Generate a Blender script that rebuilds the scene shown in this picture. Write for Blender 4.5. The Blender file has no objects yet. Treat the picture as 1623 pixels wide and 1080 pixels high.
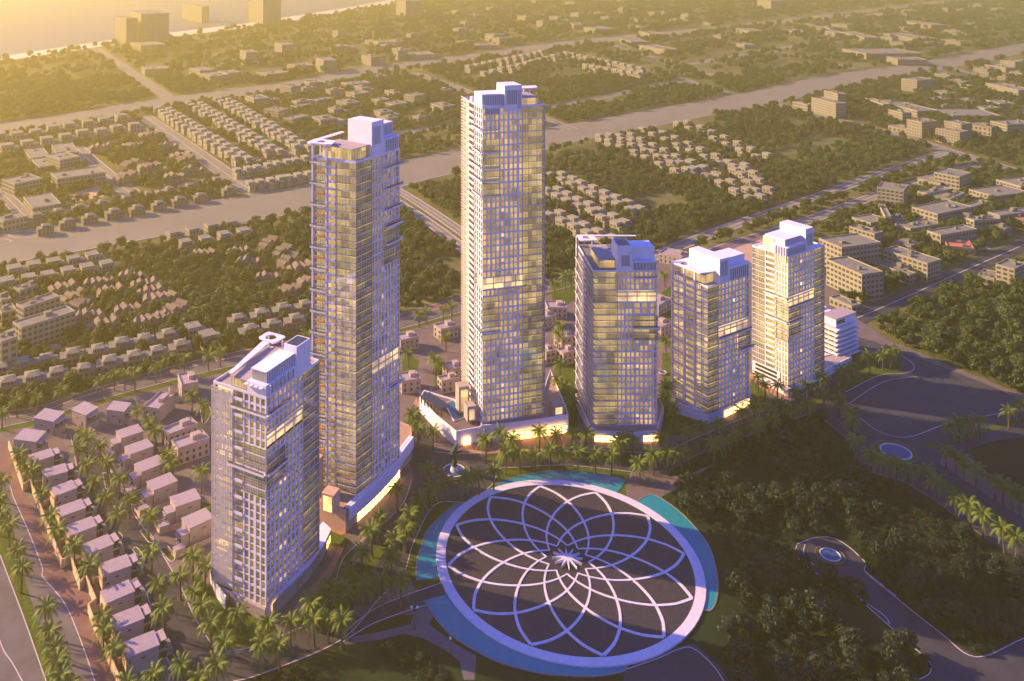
import bpy, math, random
import numpy as np
from mathutils import Matrix, Vector

rnd = random.Random(7)
R_ = math.radians
S = bpy.context.scene
COL = S.collection

# ------------------------------------------------------------------ camera
CAM_H, FOC, PX0, YH = 260.0, 1402.0, 634.3, -90.3
cam = bpy.data.cameras.new('camera')
cam_o = bpy.data.objects.new('camera', cam)
COL.objects.link(cam_o)
S.camera = cam_o
cam_o.location = (0, 0, CAM_H)
cam_o.rotation_euler = (R_(90), 0, 0)
cam.sensor_width = 36
cam.lens = 36 * FOC / 1623
cam.shift_x = (811.5 - PX0) / 1623
cam.shift_y = (YH - 540) / 1623
cam.clip_end = 60000
cam.clip_start = 1

# ------------------------------------------------------------------ sky, sun, exposure
SUN_EL, SUN_AZ = 24.0, -72.0          # azimuth clockwise from +Y
W = bpy.data.worlds.new("World")
S.world = W
W.use_nodes = True
nt = W.node_tree
sky = nt.nodes.new('ShaderNodeTexSky')
sky.sky_type = 'NISHITA'
sky.sun_disc = False
sky.sun_elevation = R_(SUN_EL)
sky.sun_rotation = R_(SUN_AZ)
sky.ozone_density = 8.0
sky.air_density = 1.6
sky.dust_density = 0.4
# dusk cast: deep blue overhead, warm towards the horizon, the same all the way round
gen = nt.nodes.new('ShaderNodeTexCoord')
sep = nt.nodes.new('ShaderNodeSeparateXYZ'); nt.links.new(gen.outputs['Generated'], sep.inputs[0])
hr = nt.nodes.new('ShaderNodeMapRange'); hr.interpolation_type = 'SMOOTHSTEP'
hr.inputs['From Min'].default_value = 0.0; hr.inputs['From Max'].default_value = 0.20; nt.links.new(sep.outputs['Z'], hr.inputs['Value'])
tm_ = nt.nodes.new('ShaderNodeMixRGB'); tm_.inputs[1].default_value = (1.0, 0.70, 0.28, 1); tm_.inputs[2].default_value = (0.20, 0.31, 1.0, 1)
nt.links.new(hr.outputs[0], tm_.inputs[0])
tint = nt.nodes.new('ShaderNodeVectorMath'); tint.operation = 'MULTIPLY'
nt.links.new(sky.outputs[0], tint.inputs[0]); nt.links.new(tm_.outputs[0], tint.inputs[1])
nt.links.new(tint.outputs[0], nt.nodes['Background'].inputs[0])
nt.nodes['Background'].inputs[1].default_value = 0.14
HAZE_D = 1 / 4900
sun = bpy.data.lights.new('sun', 'SUN')
sun.energy = 5.0
sun.angle = R_(0.5)
sun.color = (1.0, 0.67, 0.32)
sun_o = bpy.data.objects.new('sun', sun)
COL.objects.link(sun_o)
sd = Vector((math.sin(R_(SUN_AZ)) * math.cos(R_(SUN_EL)), math.cos(R_(SUN_AZ)) * math.cos(R_(SUN_EL)), math.sin(R_(SUN_EL))))
sun_o.rotation_euler = sd.to_track_quat('Z', 'Y').to_euler()
sun_o.location = sd * 900
S.view_settings.view_transform = 'Standard'
S.view_settings.look = 'None'
S.view_settings.exposure = 1.5
S.view_settings.gamma = 1
S.view_settings.use_curve_mapping = False
S.render.engine = 'CYCLES'
cy = S.cycles
cy.max_bounces = 6
cy.diffuse_bounces = 2
cy.glossy_bounces = 2
cy.transmission_bounces = 2
cy.transparent_max_bounces = 10
cy.volume_bounces = 1
cy.caustics_reflective = False
cy.caustics_refractive = False
cy.use_denoising = True

# ------------------------------------------------------------------ helpers
def G(px, py, z=0.0):
    """point of the place at height z that the photograph shows at px, py"""
    Y = FOC * (CAM_H - z) / (py - YH)
    return Vector(((px - PX0) * Y / FOC, Y, z))

def lin(c):
    return tuple(((v / 255) / 12.92 if v / 255 <= 0.04045 else ((v / 255 + 0.055) / 1.055) ** 2.4) for v in c)

class M:
    """collects boxes, prisms and quads for one mesh"""
    def __init__(s):
        s.v, s.f, s.mi = [], [], []
    def add(s, vs, fs, m=0):
        b = len(s.v)
        s.v += [tuple(v) for v in vs]
        s.f += [tuple(b + i for i in f) for f in fs]
        s.mi += [m] * len(fs)
    def box(s, fr, u0, u1, v0, v1, z0, z1, m=0, bottom=True):
        P = [fr(u0, v0, z0), fr(u1, v0, z0), fr(u1, v1, z0), fr(u0, v1, z0), fr(u0, v0, z1), fr(u1, v0, z1), fr(u1, v1, z1), fr(u0, v1, z1)]
        F = [(4, 5, 6, 7), (0, 1, 5, 4), (1, 2, 6, 5), (2, 3, 7, 6), (3, 0, 4, 7)]
        if bottom: F.append((3, 2, 1, 0))
        s.add(P, F, m)
    def prism(s, pts, z0, z1, m=0, bottom=True):
        n = len(pts)
        P = [(p[0], p[1], z0) for p in pts] + [(p[0], p[1], z1) for p in pts]
        F = [tuple(range(n, 2 * n))] + [(i, (i + 1) % n, n + (i + 1) % n, n + i) for i in range(n)]
        if bottom: F.append(tuple(reversed(range(n))))
        s.add(P, F, m)
    def sheet(s, pts, z, m=0):
        s.add([(p[0], p[1], z) for p in pts], [tuple(range(len(pts)))], m)
    def ribbon(s, A, B, z0, z1, m=0):
        """raised band between two equally long polylines"""
        n = len(A)
        P = [(a[0], a[1], z1) for a in A] + [(b[0], b[1], z1) for b in B] + [(a[0], a[1], z0) for a in A] + [(b[0], b[1], z0) for b in B]
        F = []
        for i in range(n - 1):
            F += [(i, i + 1, n + i + 1, n + i), (2 * n + i, 2 * n + i + 1, i + 1, i), (n + i, n + i + 1, 3 * n + i + 1, 3 * n + i)]
        s.add(P, F, m)
    def tube(s, p0, p1, r0, r1, n=6, m=0, cap=True):
        p0, p1 = Vector(p0), Vector(p1)
        d = (p1 - p0).normalized()
        a = d.orthogonal().normalized()
        b = d.cross(a)
        P = [p0 + (a * math.cos(t) + b * math.sin(t)) * r0 for t in [2 * math.pi * i / n for i in range(n)]]
        P += [p1 + (a * math.cos(t) + b * math.sin(t)) * r1 for t in [2 * math.pi * i / n for i in range(n)]]
        F = [(i, (i + 1) % n, n + (i + 1) % n, n + i) for i in range(n)]
        if cap: F.append(tuple(range(n, 2 * n)))
        s.add(P, F, m)
    def mesh(s, name, mats, fix=True, off=None):
        me = bpy.data.meshes.new(name)
        v = s.v if off is None else [(x - off[0], y - off[1], z - off[2]) for x, y, z in s.v]
        me.from_pydata(v, [], s.f)
        for m in (mats if isinstance(mats, (list, tuple)) else [mats]): me.materials.append(m)
        if any(s.mi): me.polygons.foreach_set('material_index', s.mi)
        if fix and len(s.f) < 60000:
            import bmesh
            bm = bmesh.new(); bm.from_mesh(me)
            bmesh.ops.recalc_face_normals(bm, faces=bm.faces)
            bm.to_mesh(me); bm.free()
        me.update()
        return me
    def build(s, name, mats, parent=None, stuff=False, fix=True):
        off = parent.matrix_world.translation if parent is not None else None
        if parent is not None: off = rootloc(parent)
        return link(name, s.mesh(name, mats, fix, off), parent, stuff)

def rootloc(o):
    v = Vector((0, 0, 0))
    while o is not None:
        v += o.location; o = o.parent
    return v

def link(name, me, parent=None, stuff=False, loc=None, rz=0, sc=None):
    o = bpy.data.objects.new(name, me)
    COL.objects.link(o)
    o.parent = parent
    if loc is not None: o.location = loc
    if rz: o.rotation_euler = (0, 0, rz)
    if sc is not None: o.scale = sc if isinstance(sc, (tuple, list, Vector)) else (sc, sc, sc)
    if stuff: o['kind'] = 'stuff'
    return o

def tag(o, label=None, cat=None, group=None, kind=None):
    if label: o['label'] = label
    if cat: o['category'] = cat
    if group: o['group'] = group
    if kind: o['kind'] = kind
    return o

def thing(name, label, cat, loc=(0, 0, 0), rz=0, group=None, sc=None):
    return tag(link(name, None, None, False, Vector(loc), rz, sc), label, cat, group)

def copy_tree(o, parent=None):
    c = o.copy(); COL.objects.link(c); c.parent = parent
    for ch in list(o.children): copy_tree(ch, c)
    return c

def frame(o, ux):
    """u along ux, v to the inner side (ux turned), z up; o is a 2-D origin"""
    ux = Vector((ux[0], ux[1])).normalized()
    def mk(flip=False):
        vy = Vector((-ux.y, ux.x)) * (-1 if flip else 1)
        def f(u, v, z): return (o[0] + ux.x * u + vy.x * v, o[1] + ux.y * u + vy.y * v, z)
        return f
    return mk

def ident(u, v, z): return (u, v, z)

ORD = ['first', 'second', 'third', 'fourth', 'fifth', 'sixth', 'seventh', 'eighth', 'ninth', 'tenth', 'eleventh', 'twelfth', 'thirteenth', 'fourteenth',
       'fifteenth', 'sixteenth', 'seventeenth', 'eighteenth', 'nineteenth', 'twentieth']
ORD += ['twenty-' + o for o in ORD[:9]] + ['thirtieth'] + ['thirty-' + o for o in ORD[:9]] + ['fortieth']
ORD += ['forty-' + o for o in ORD[:9]] + ['fiftieth'] + ['fifty-' + o for o in ORD[:9]]

def inside(P, poly):
    """P (n,2) array in polygon"""
    x, y = P[:, 0], P[:, 1]
    r = np.zeros(len(P), bool)
    n = len(poly)
    for i in range(n):
        x0, y0 = poly[i][0], poly[i][1]; x1, y1 = poly[(i + 1) % n][0], poly[(i + 1) % n][1]
        c = ((y0 > y) != (y1 > y))
        with np.errstate(all='ignore'):
            xi = (x1 - x0) * (y - y0) / ((y1 - y0) or 1e-9) + x0
        r ^= c & (x < xi)
    return r

# ------------------------------------------------------------------ materials
def mat(name, col, rough=0.8, var=0.12, scale=0.6, bump=0.0, spec=0.3, metal=0.0, stretch=None):
    m = bpy.data.materials.new(name); m.use_nodes = True
    t = m.node_tree; b = t.nodes['Principled BSDF']
    b.inputs['Roughness'].default_value = rough
    b.inputs['Metallic'].default_value = metal
    b.inputs['Specular IOR Level'].default_value = spec
    g = t.nodes.new('ShaderNodeNewGeometry')
    n1 = t.nodes.new('ShaderNodeTexNoise'); n1.inputs['Scale'].default_value = scale; n1.inputs['Detail'].default_value = 5
    src = g.outputs['Position']
    if stretch:
        mp = t.nodes.new('ShaderNodeMapping'); mp.inputs['Scale'].default_value = stretch
        t.links.new(src, mp.inputs[0]); src = mp.outputs[0]
    t.links.new(src, n1.inputs['Vector'])
    mr = t.nodes.new('ShaderNodeMapRange')
    mr.inputs['From Min'].default_value = 0.3; mr.inputs['From Max'].default_value = 0.7
    mr.inputs['To Min'].default_value = 1 - var; mr.inputs['To Max'].default_value = 1 + var
    t.links.new(n1.outputs['Fac'], mr.inputs['Value'])
    mx = t.nodes.new('ShaderNodeVectorMath'); mx.operation = 'SCALE'
    mx.inputs[0].default_value = col[:3]
    t.links.new(mr.outputs[0], mx.inputs['Scale'])
    t.links.new(mx.outputs[0], b.inputs['Base Color'])
    if bump:
        bp = t.nodes.new('ShaderNodeBump'); bp.inputs['Strength'].default_value = bump; bp.inputs['Distance'].default_value = 0.3
        t.links.new(n1.outputs['Fac'], bp.inputs['Height']); t.links.new(bp.outputs[0], b.inputs['Normal'])
    return m

def ramp_mat(name, stops, scale, rough=0.95, detail=8, bump=0.0, second=None):
    m = bpy.data.materials.new(name); m.use_nodes = True
    t = m.node_tree; b = t.nodes['Principled BSDF']
    b.inputs['Roughness'].default_value = rough; b.inputs['Specular IOR Level'].default_value = 0.1
    g = t.nodes.new('ShaderNodeNewGeometry')
    n1 = t.nodes.new('ShaderNodeTexNoise'); n1.inputs['Scale'].default_value = scale; n1.inputs['Detail'].default_value = detail
    t.links.new(g.outputs['Position'], n1.inputs['Vector'])
    fac = n1.outputs['Fac']
    if second:
        n2 = t.nodes.new('ShaderNodeTexNoise'); n2.inputs['Scale'].default_value = second; n2.inputs['Detail'].default_value = 4
        t.links.new(g.outputs['Position'], n2.inputs['Vector'])
        a = t.nodes.new('ShaderNodeMath'); a.operation = 'MULTIPLY_ADD'; a.inputs[1].default_value = 0.5
        h = t.nodes.new('ShaderNodeMath'); h.operation = 'MULTIPLY'; h.inputs[1].default_value = 0.5
        t.links.new(n1.outputs['Fac'], a.inputs[0]); t.links.new(n2.outputs['Fac'], h.inputs[0]); t.links.new(h.outputs[0], a.inputs[2])
        fac = a.outputs[0]
    r = t.nodes.new('ShaderNodeValToRGB')
    e = r.color_ramp.elements
    while len(e) < len(stops): e.new(0.5)
    for i, (p, c) in enumerate(stops): e[i].position = p; e[i].color = (*c, 1)
    t.links.new(fac, r.inputs[0]); t.links.new(r.outputs[0], b.inputs['Base Color'])
    if bump:
        bp = t.nodes.new('ShaderNodeBump'); bp.inputs['Strength'].default_value = bump; bp.inputs['Distance'].default_value = 0.5
        t.links.new(fac, bp.inputs['Height']); t.links.new(bp.outputs[0], b.inputs['Normal'])
    return m

def leaf_mat(name, c0, c1, transl=0.25):
    m = bpy.data.materials.new(name); m.use_nodes = True
    t = m.node_tree; b = t.nodes['Principled BSDF']
    b.inputs['Roughness'].default_value = 0.6; b.inputs['Specular IOR Level'].default_value = 0.25
    g = t.nodes.new('ShaderNodeNewGeometry'); oi = t.nodes.new('ShaderNodeObjectInfo')
    n1 = t.nodes.new('ShaderNodeTexNoise'); n1.inputs['Scale'].default_value = 0.35; n1.inputs['Detail'].default_value = 3
    t.links.new(g.outputs['Position'], n1.inputs['Vector'])
    a = t.nodes.new('ShaderNodeMath'); a.operation = 'MULTIPLY_ADD'; a.inputs[1].default_value = 0.45
    t.links.new(oi.outputs['Random'], a.inputs[0]); 
    s2 = t.nodes.new('ShaderNodeMath'); s2.operation = 'MULTIPLY_ADD'; s2.inputs[1].default_value = 1.6; s2.inputs[2].default_value = -0.5
    t.links.new(n1.outputs['Fac'], s2.inputs[0]); t.links.new(s2.outputs[0], a.inputs[2])
    mx = t.nodes.new('ShaderNodeMixRGB'); mx.inputs[1].default_value = (*c0, 1); mx.inputs[2].default_value = (*c1, 1)
    a.use_clamp = True
    t.links.new(a.outputs[0], mx.inputs[0]); t.links.new(mx.outputs[0], b.inputs['Base Color'])
    tr = t.nodes.new('ShaderNodeBsdfTranslucent'); t.links.new(mx.outputs[0], tr.inputs[0])
    ms = t.nodes.new('ShaderNodeMixShader'); ms.inputs[0].default_value = transl
    t.links.new(b.outputs[0], ms.inputs[1]); t.links.new(tr.outputs[0], ms.inputs[2])
    t.links.new(ms.outputs[0], t.nodes['Material Output'].inputs[0])
    return m

def glass_mat(name, tint, glossfac=0.22):
    m = bpy.data.materials.new(name); m.use_nodes = True
    t = m.node_tree; t.nodes.remove(t.nodes['Principled BSDF'])
    tr = t.nodes.new('ShaderNodeBsdfTransparent'); tr.inputs[0].default_value = (*tint, 1)
    gl = t.nodes.new('ShaderNodeBsdfGlossy'); gl.inputs['Roughness'].default_value = 0.06; gl.inputs[0].default_value = (0.9, 0.92, 1, 1)
    lw = t.nodes.new('ShaderNodeLayerWeight'); lw.inputs[0].default_value = 0.35
    a = t.nodes.new('ShaderNodeMath'); a.operation = 'MULTIPLY_ADD'; a.inputs[1].default_value = 0.6; a.inputs[2].default_value = glossfac; a.use_clamp = True
    t.links.new(lw.outputs['Fresnel'], a.inputs[0])
    ms = t.nodes.new('ShaderNodeMixShader')
    t.links.new(a.outputs[0], ms.inputs[0]); t.links.new(tr.outputs[0], ms.inputs[1]); t.links.new(gl.outputs[0], ms.inputs[2])
    t.links.new(ms.outputs[0], t.nodes['Material Output'].inputs[0])
    return m

def lit_mat(name, base, col, strength, cell=(0.22, 0.22, 0.30), dark=0.25):
    """room walls behind glass, lit from lamps inside; each room differs"""
    m = bpy.data.materials.new(name); m.use_nodes = True
    t = m.node_tree; b = t.nodes['Principled BSDF']
    b.inputs['Base Color'].default_value = (*base, 1); b.inputs['Roughness'].default_value = 0.8
    g = t.nodes.new('ShaderNodeNewGeometry')
    mp = t.nodes.new('ShaderNodeVectorMath'); mp.operation = 'MULTIPLY'; mp.inputs[1].default_value = cell
    t.links.new(g.outputs['Position'], mp.inputs[0])
    fl = t.nodes.new('ShaderNodeVectorMath'); fl.operation = 'FLOOR'; t.links.new(mp.outputs[0], fl.inputs[0])
    wn = t.nodes.new('ShaderNodeTexWhiteNoise'); wn.noise_dimensions = '3D'; t.links.new(fl.outputs[0], wn.inputs[0])
    n1 = t.nodes.new('ShaderNodeTexNoise'); n1.inputs['Scale'].default_value = 0.06; n1.inputs['Detail'].default_value = 2
    t.links.new(g.outputs['Position'], n1.inputs['Vector'])
    a = t.nodes.new('ShaderNodeMath'); a.operation = 'MULTIPLY'
    mr = t.nodes.new('ShaderNodeMapRange'); mr.inputs['To Min'].default_value = dark; mr.inputs['To Max'].default_value = 1.0
    t.links.new(wn.outputs['Value'], mr.inputs['Value'])
    mr2 = t.nodes.new('ShaderNodeMapRange'); mr2.inputs['From Min'].default_value = 0.35; mr2.inputs['From Max'].default_value = 0.62; mr2.inputs['To Min'].default_value = 0.35
    t.links.new(n1.outputs['Fac'], mr2.inputs['Value'])
    t.links.new(mr.outputs[0], a.inputs[0]); t.links.new(mr2.outputs[0], a.inputs[1])
    a2 = t.nodes.new('ShaderNodeMath'); a2.operation = 'MULTIPLY'; a2.inputs[1].default_value = strength
    t.links.new(a.outputs[0], a2.inputs[0]); t.links.new(a2.outputs[0], b.inputs['Emission Strength'])
    b.inputs['Emission Color'].default_value = (*col, 1)
    return m

def paver_mat(name, c0, c1, size=1.2, rough=0.85):
    m = bpy.data.materials.new(name); m.use_nodes = True
    t = m.node_tree; b = t.nodes['Principled BSDF']; b.inputs['Roughness'].default_value = rough; b.inputs['Specular IOR Level'].default_value = 0.2
    g = t.nodes.new('ShaderNodeNewGeometry')
    br = t.nodes.new('ShaderNodeTexBrick'); br.inputs['Scale'].default_value = 1.0 / size
    br.inputs['Color1'].default_value = (*c0, 1); br.inputs['Color2'].default_value = (*c1, 1)
    br.inputs['Mortar'].default_value = (*[v * 0.5 for v in c0], 1); br.inputs['Mortar Size'].default_value = 0.02
    t.links.new(g.outputs['Position'], br.inputs['Vector'])
    n1 = t.nodes.new('ShaderNodeTexNoise'); n1.inputs['Scale'].default_value = 0.12; n1.inputs['Detail'].default_value = 6
    t.links.new(g.outputs['Position'], n1.inputs['Vector'])
    mr = t.nodes.new('ShaderNodeMapRange'); mr.inputs['From Min'].default_value = 0.3; mr.inputs['From Max'].default_value = 0.7
    mr.inputs['To Min'].default_value = 0.8; mr.inputs['To Max'].default_value = 1.2
    t.links.new(n1.outputs['Fac'], mr.inputs['Value'])
    mx = t.nodes.new('ShaderNodeVectorMath'); mx.operation = 'SCALE'
    t.links.new(br.outputs['Color'], mx.inputs[0]); t.links.new(mr.outputs[0], mx.inputs['Scale'])
    t.links.new(mx.outputs[0], b.inputs['Base Color'])
    return m

def water_mat(name, col, scale=0.9, bump=0.5, rough=0.12):
    m = bpy.data.materials.new(name); m.use_nodes = True
    t = m.node_tree; b = t.nodes['Principled BSDF']
    b.inputs['Base Color'].default_value = (*col, 1); b.inputs['Roughness'].default_value = rough; b.inputs['IOR'].default_value = 1.33
    g = t.nodes.new('ShaderNodeNewGeometry')
    n1 = t.nodes.new('ShaderNodeTexNoise'); n1.inputs['Scale'].default_value = scale; n1.inputs['Detail'].default_value = 4
    t.links.new(g.outputs['Position'], n1.inputs['Vector'])
    bp = t.nodes.new('ShaderNodeBump'); bp.inputs['Strength'].default_value = bump; bp.inputs['Distance'].default_value = 0.4
    t.links.new(n1.outputs['Fac'], bp.inputs['Height']); t.links.new(bp.outputs[0], b.inputs['Normal'])
    return m

WHITE = mat('tower_white_render', (0.70, 0.64, 0.70), 0.7, 0.05, 0.4)
METAL = mat('dark_metal', (0.06, 0.06, 0.065), 0.4, 0.05, 1, metal=0.6)
MULL = mat('pale_mullion', (0.42, 0.40, 0.42), 0.5, 0.05, 1)
LOUVRE = mat('grey_louvre', (0.28, 0.27, 0.30), 0.6, 0.05, 1)
ROOFDECK = mat('roof_deck', (0.34, 0.27, 0.27), 0.85, 0.12, 0.5)
TERRACE = mat('terrace_tile', (0.36, 0.22, 0.15), 0.8, 0.12, 0.8)
GLASS = glass_mat('clear_glass', (0.80, 0.84, 0.86))
GLASSB = glass_mat('window_glass', (0.84, 0.84, 0.82), 0.14)
LIT = lit_mat('lit_rooms', (0.45, 0.38, 0.30), (1.0, 0.62, 0.20), 0.75)
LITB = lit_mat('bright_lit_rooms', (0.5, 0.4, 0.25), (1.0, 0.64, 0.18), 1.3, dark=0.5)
SLABM = mat('slab_edge', (0.55, 0.52, 0.53), 0.7, 0.05, 0.5)
VILLAW = mat('villa_render', (0.33, 0.26, 0.235), 0.85, 0.06, 0.5)
VILLAR = mat('villa_roof', (0.31, 0.24, 0.26), 0.8, 0.08, 0.6)
DARKW = mat('dark_window', (0.03, 0.035, 0.045), 0.15, 0.1, 2, spec=0.6)
BOUND = mat('boundary_wall_render', (0.55, 0.38, 0.24), 0.9, 0.08, 0.5)
ASPH = paver_mat('blue_grey_asphalt', (0.045, 0.042, 0.052), (0.054, 0.05, 0.06), 2.0)
ASPHFAR = mat('hazed_asphalt', (0.175, 0.155, 0.11), 0.9, 0.10, 0.02, stretch=(1, 1, 1))  # base colour paler and yellower, standing in for golden haze over the roads
PAVR = paver_mat('red_paving', (0.17, 0.09, 0.082), (0.20, 0.105, 0.092), 1.1)
PAVG = paver_mat('grey_paving', (0.115, 0.10, 0.10), (0.135, 0.115, 0.112), 1.3)
PAVB = paver_mat('beige_paving', (0.165, 0.12, 0.112), (0.145, 0.105, 0.098), 1.3)
PAVW = paver_mat('glow_tinted_paving', (0.42, 0.22, 0.13), (0.34, 0.16, 0.10), 1.2)  # shop light painted into the paver colours
KERB = mat('pink_kerbstone', (0.48, 0.38, 0.38), 0.8, 0.1, 1.0)
GRASS = ramp_mat('lawn_grass', [(0.3, (0.035, 0.06, 0.010)), (0.7, (0.085, 0.12, 0.02))], 0.8, bump=0.3)
PARKG = ramp_mat('shaded_park_grass', [(0.35, (0.007, 0.016, 0.008)), (0.5, (0.013, 0.028, 0.012)), (0.7, (0.024, 0.044, 0.016))], 0.05, second=1.5, bump=0.4)  # near-black greens, the shade of the towers put into the colour
TERR = ramp_mat('scrub_ground', [(0.36, (0.035, 0.042, 0.014)), (0.48, (0.09, 0.095, 0.03)), (0.60, (0.15, 0.145, 0.055)), (0.73, (0.33, 0.26, 0.15))], 0.012, second=0.3)  # pale stops also brighten the distance in place of thicker haze
SAND = mat('beach_sand', (0.60, 0.50, 0.34), 0.95, 0.08, 0.01)
EARTH = mat('bare_earth', (0.42, 0.27, 0.17), 0.95, 0.2, 0.05)
RINGM = mat('plaza_ring_stone', (0.60, 0.54, 0.58), 0.7, 0.08, 0.6)
PLAZAM = mat('plaza_dark_stone', (0.032, 0.026, 0.034), 0.75, 0.35, 0.9)
POOLW = water_mat('shallow_water', (0.01, 0.22, 0.26), 1.4, 1.0, 0.2)
POOLW.node_tree.nodes['Principled BSDF'].inputs['Specular IOR Level'].default_value = 0.22
SEAW = water_mat('sea_water', (0.12, 0.12, 0.09), 0.02, 0.6, 0.45)
SEAW.node_tree.nodes['Principled BSDF'].inputs['Specular IOR Level'].default_value = 0.25
POOLB = water_mat('pool_water', (0.03, 0.13, 0.17), 1.5, 0.3)
FOUNTW = water_mat('fountain_water', (0.03, 0.08, 0.16), 2.5, 1.0, 0.45)
FOUNTW.node_tree.nodes['Principled BSDF'].inputs['Specular IOR Level'].default_value = 0.2
PALM = leaf_mat('palm_frond', (0.08, 0.125, 0.016), (0.20, 0.26, 0.04), 0.35)
BARK = mat('palm_bark', (0.10, 0.07, 0.045), 0.95, 0.25, 3)
TBARK = mat('tree_bark', (0.07, 0.055, 0.04), 0.95, 0.25, 3)
LEAF = leaf_mat('tree_leaves', (0.02, 0.036, 0.008), (0.08, 0.12, 0.02), 0.2)
LEAFP = leaf_mat('shaded_park_leaves', (0.004, 0.014, 0.008), (0.014, 0.036, 0.018), 0.1)  # dark copy of the tree leaves with the park's shade in its colour
FARW = mat('far_building_render', (0.25, 0.23, 0.165), 0.9, 0.10, 0.08)
FARR = mat('far_building_roof', (0.17, 0.16, 0.12), 0.9, 0.2, 0.25)
FARWIN = mat('far_window', (0.05, 0.05, 0.045), 0.4, 0.1, 1)
BROWNW = mat('brown_villa_render', (0.20, 0.155, 0.11), 0.9, 0.12, 0.3)
BROWNR = mat('terracotta_roof', (0.15, 0.115, 0.085), 0.9, 0.2, 0.5)
REDR = mat('red_roof', (0.50, 0.13, 0.08), 0.9, 0.2, 0.5)
BRONZE = mat('green_bronze', (0.02, 0.06, 0.035), 0.5, 0.3, 2)
LAMPG = bpy.data.materials.new('lamp_globe'); LAMPG.use_nodes = True
LAMPG.node_tree.nodes['Principled BSDF'].inputs['Base Color'].default_value = (0.6, 0.62, 0.55, 1)
UPL = bpy.data.materials.new('shop_light'); UPL.use_nodes = True
_b = UPL.node_tree.nodes['Principled BSDF']; _b.inputs['Base Color'].default_value = (0.5, 0.4, 0.2, 1)
_b.inputs['Emission Color'].default_value = (1, 0.56, 0.16, 1); _b.inputs['Emission Strength'].default_value = 2.2

# ================================================================== SETTING
EXCL = []      # polygons without trees

def P2(pts, z=0): return [G(x, y, z) for x, y in pts]

def sheet(name, pts, z, m, excl=True, ground=True):
    P = P2(pts) if ground else pts
    s = M(); s.sheet(P, z)
    o = s.build(name, m, fix=False); o['kind'] = 'structure'
    me = o.data
    if me.polygons and me.polygons[0].normal.z < 0: me.flip_normals()
    if excl: EXCL.append([(p[0], p[1]) for p in P])
    return o

def offset(pts, d):
    out = []
    n = len(pts)
    for i in range(n):
        a = Vector(pts[max(i - 1, 0)][:2]); b = Vector(pts[min(i + 1, n - 1)][:2])
        t = (b - a).normalized(); out.append(Vector((pts[i][0] - t.y * d, pts[i][1] + t.x * d)))
    return out

def smooth(pts, n=6):
    P = [Vector(p[:2]) for p in pts]
    if len(P) < 3: return P
    out = []
    for i in range(len(P) - 1):
        p0 = P[max(i - 1, 0)]; p1 = P[i]; p2 = P[i + 1]; p3 = P[min(i + 2, len(P) - 1)]
        for k in range(n):
            t = k / n
            out.append(0.5 * ((2 * p1) + (p2 - p0) * t + (2 * p0 - 5 * p1 + 4 * p2 - p3) * t * t + (3 * p1 - p0 - 3 * p2 + p3) * t ** 3))
    out.append(P[-1])
    return out

def kerb(px, w=0.35, h=0.14, name='kerb', m=None, raw=False):
    C = smooth(px if raw else [G(x, y) for x, y in px])
    s = M(); s.ribbon(offset(C, w / 2), offset(C, -w / 2), 0, h)
    o = s.build(name, m or KERB, fix=False); o['kind'] = 'structure'
    return o

def road(name, px, w, z, m=ASPHFAR, line=None, kerbs=False):
    """w metres wide band along a smoothed centre line given by photo points on the ground"""
    C = smooth([G(x, y) for x, y in px])
    A, B = offset(C, w / 2), offset(C, -w / 2)
    s = M()
    n = len(A)
    s.add([(p[0], p[1], z) for p in A] + [(p[0], p[1], z) for p in B], [(n + i, n + i + 1, i + 1, i) for i in range(n - 1)])
    o = s.build(name, m, fix=False); o['kind'] = 'structure'
    EXCL.append([tuple(p) for p in offset(C, w / 2 + 3 + w * .04)] + [tuple(p) for p in reversed(offset(C, -w / 2 - 4.5 - w * .1))])
    if line is None and 9 < w < 30:
        lm = mat('lane_marking', (.45, .42, .36)) if 'lane_marking' not in bpy.data.materials else bpy.data.materials['lane_marking']
        A, B = offset(C, .35), offset(C, -.35); k = M(); n = len(A)
        k.add([(p[0], p[1], z + .03) for p in A + B], [(n + i, n + i + 1, i + 1, i) for i in range(n - 1)]); q = k.build('lane_marking', lm, fix=False); q['kind'] = 'structure'
    if kerbs:
        for d in (w / 2, -w / 2):
            k = M(); k.ribbon(offset(C, d + 0.5), offset(C, d - 0.5), 0, z + 0.15)
            q = k.build('kerb', KERB, fix=False); q['kind'] = 'structure'
    return o

# ground out to the horizon, sea beyond the beach
g = M(); n = 40; Rg = 22000
g.v = [(Rg * math.cos(2 * math.pi * i / n), Rg * math.sin(2 * math.pi * i / n), -0.3) for i in range(n)]
g.f = [tuple(range(n))]; g.mi = [0]
o = g.build('ground', TERR, fix=False); o['kind'] = 'structure'
shore = [G(-60, 96.5), G(0, 90), G(90, 76), G(180, 63), G(270, 52), G(400, 36), G(540, 14), G(700, -14)]
shore_l = [G(-60, 104), G(0, 98), G(90, 84), G(180, 71), G(270, 59), G(400, 43), G(540, 21), G(700, -8)]
d0 = (shore[0] - shore[1]).normalized(); d1 = (shore[-1] - shore[-2]).normalized()
far = [shore[0] + d0 * 9000, *shore, shore[-1] + d1 * 9000]
s = M(); s.sheet(far + [Vector((-3000, 20500, 0)), Vector((-14000, 14500, 0)), Vector((-19500, 6000, 0))], -0.2)
o = s.build('sea', SEAW, fix=False); o['kind'] = 'structure'
if o.data.polygons[0].normal.z < 0: o.data.flip_normals()
EXCL.append([(p[0], p[1]) for p in far] + [(-3000, 20500), (-14000, 14500), (-19500, 6000)])
s = M()
q = [shore[0] + d0 * 9000, *shore]; r = [shore_l[0] + d0 * 9000, *shore_l]
s.add([(p[0], p[1], -0.1) for p in q + r], [(i, i + 1, len(q) + i + 1, len(q) + i) for i in range(len(q) - 1)])
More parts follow.
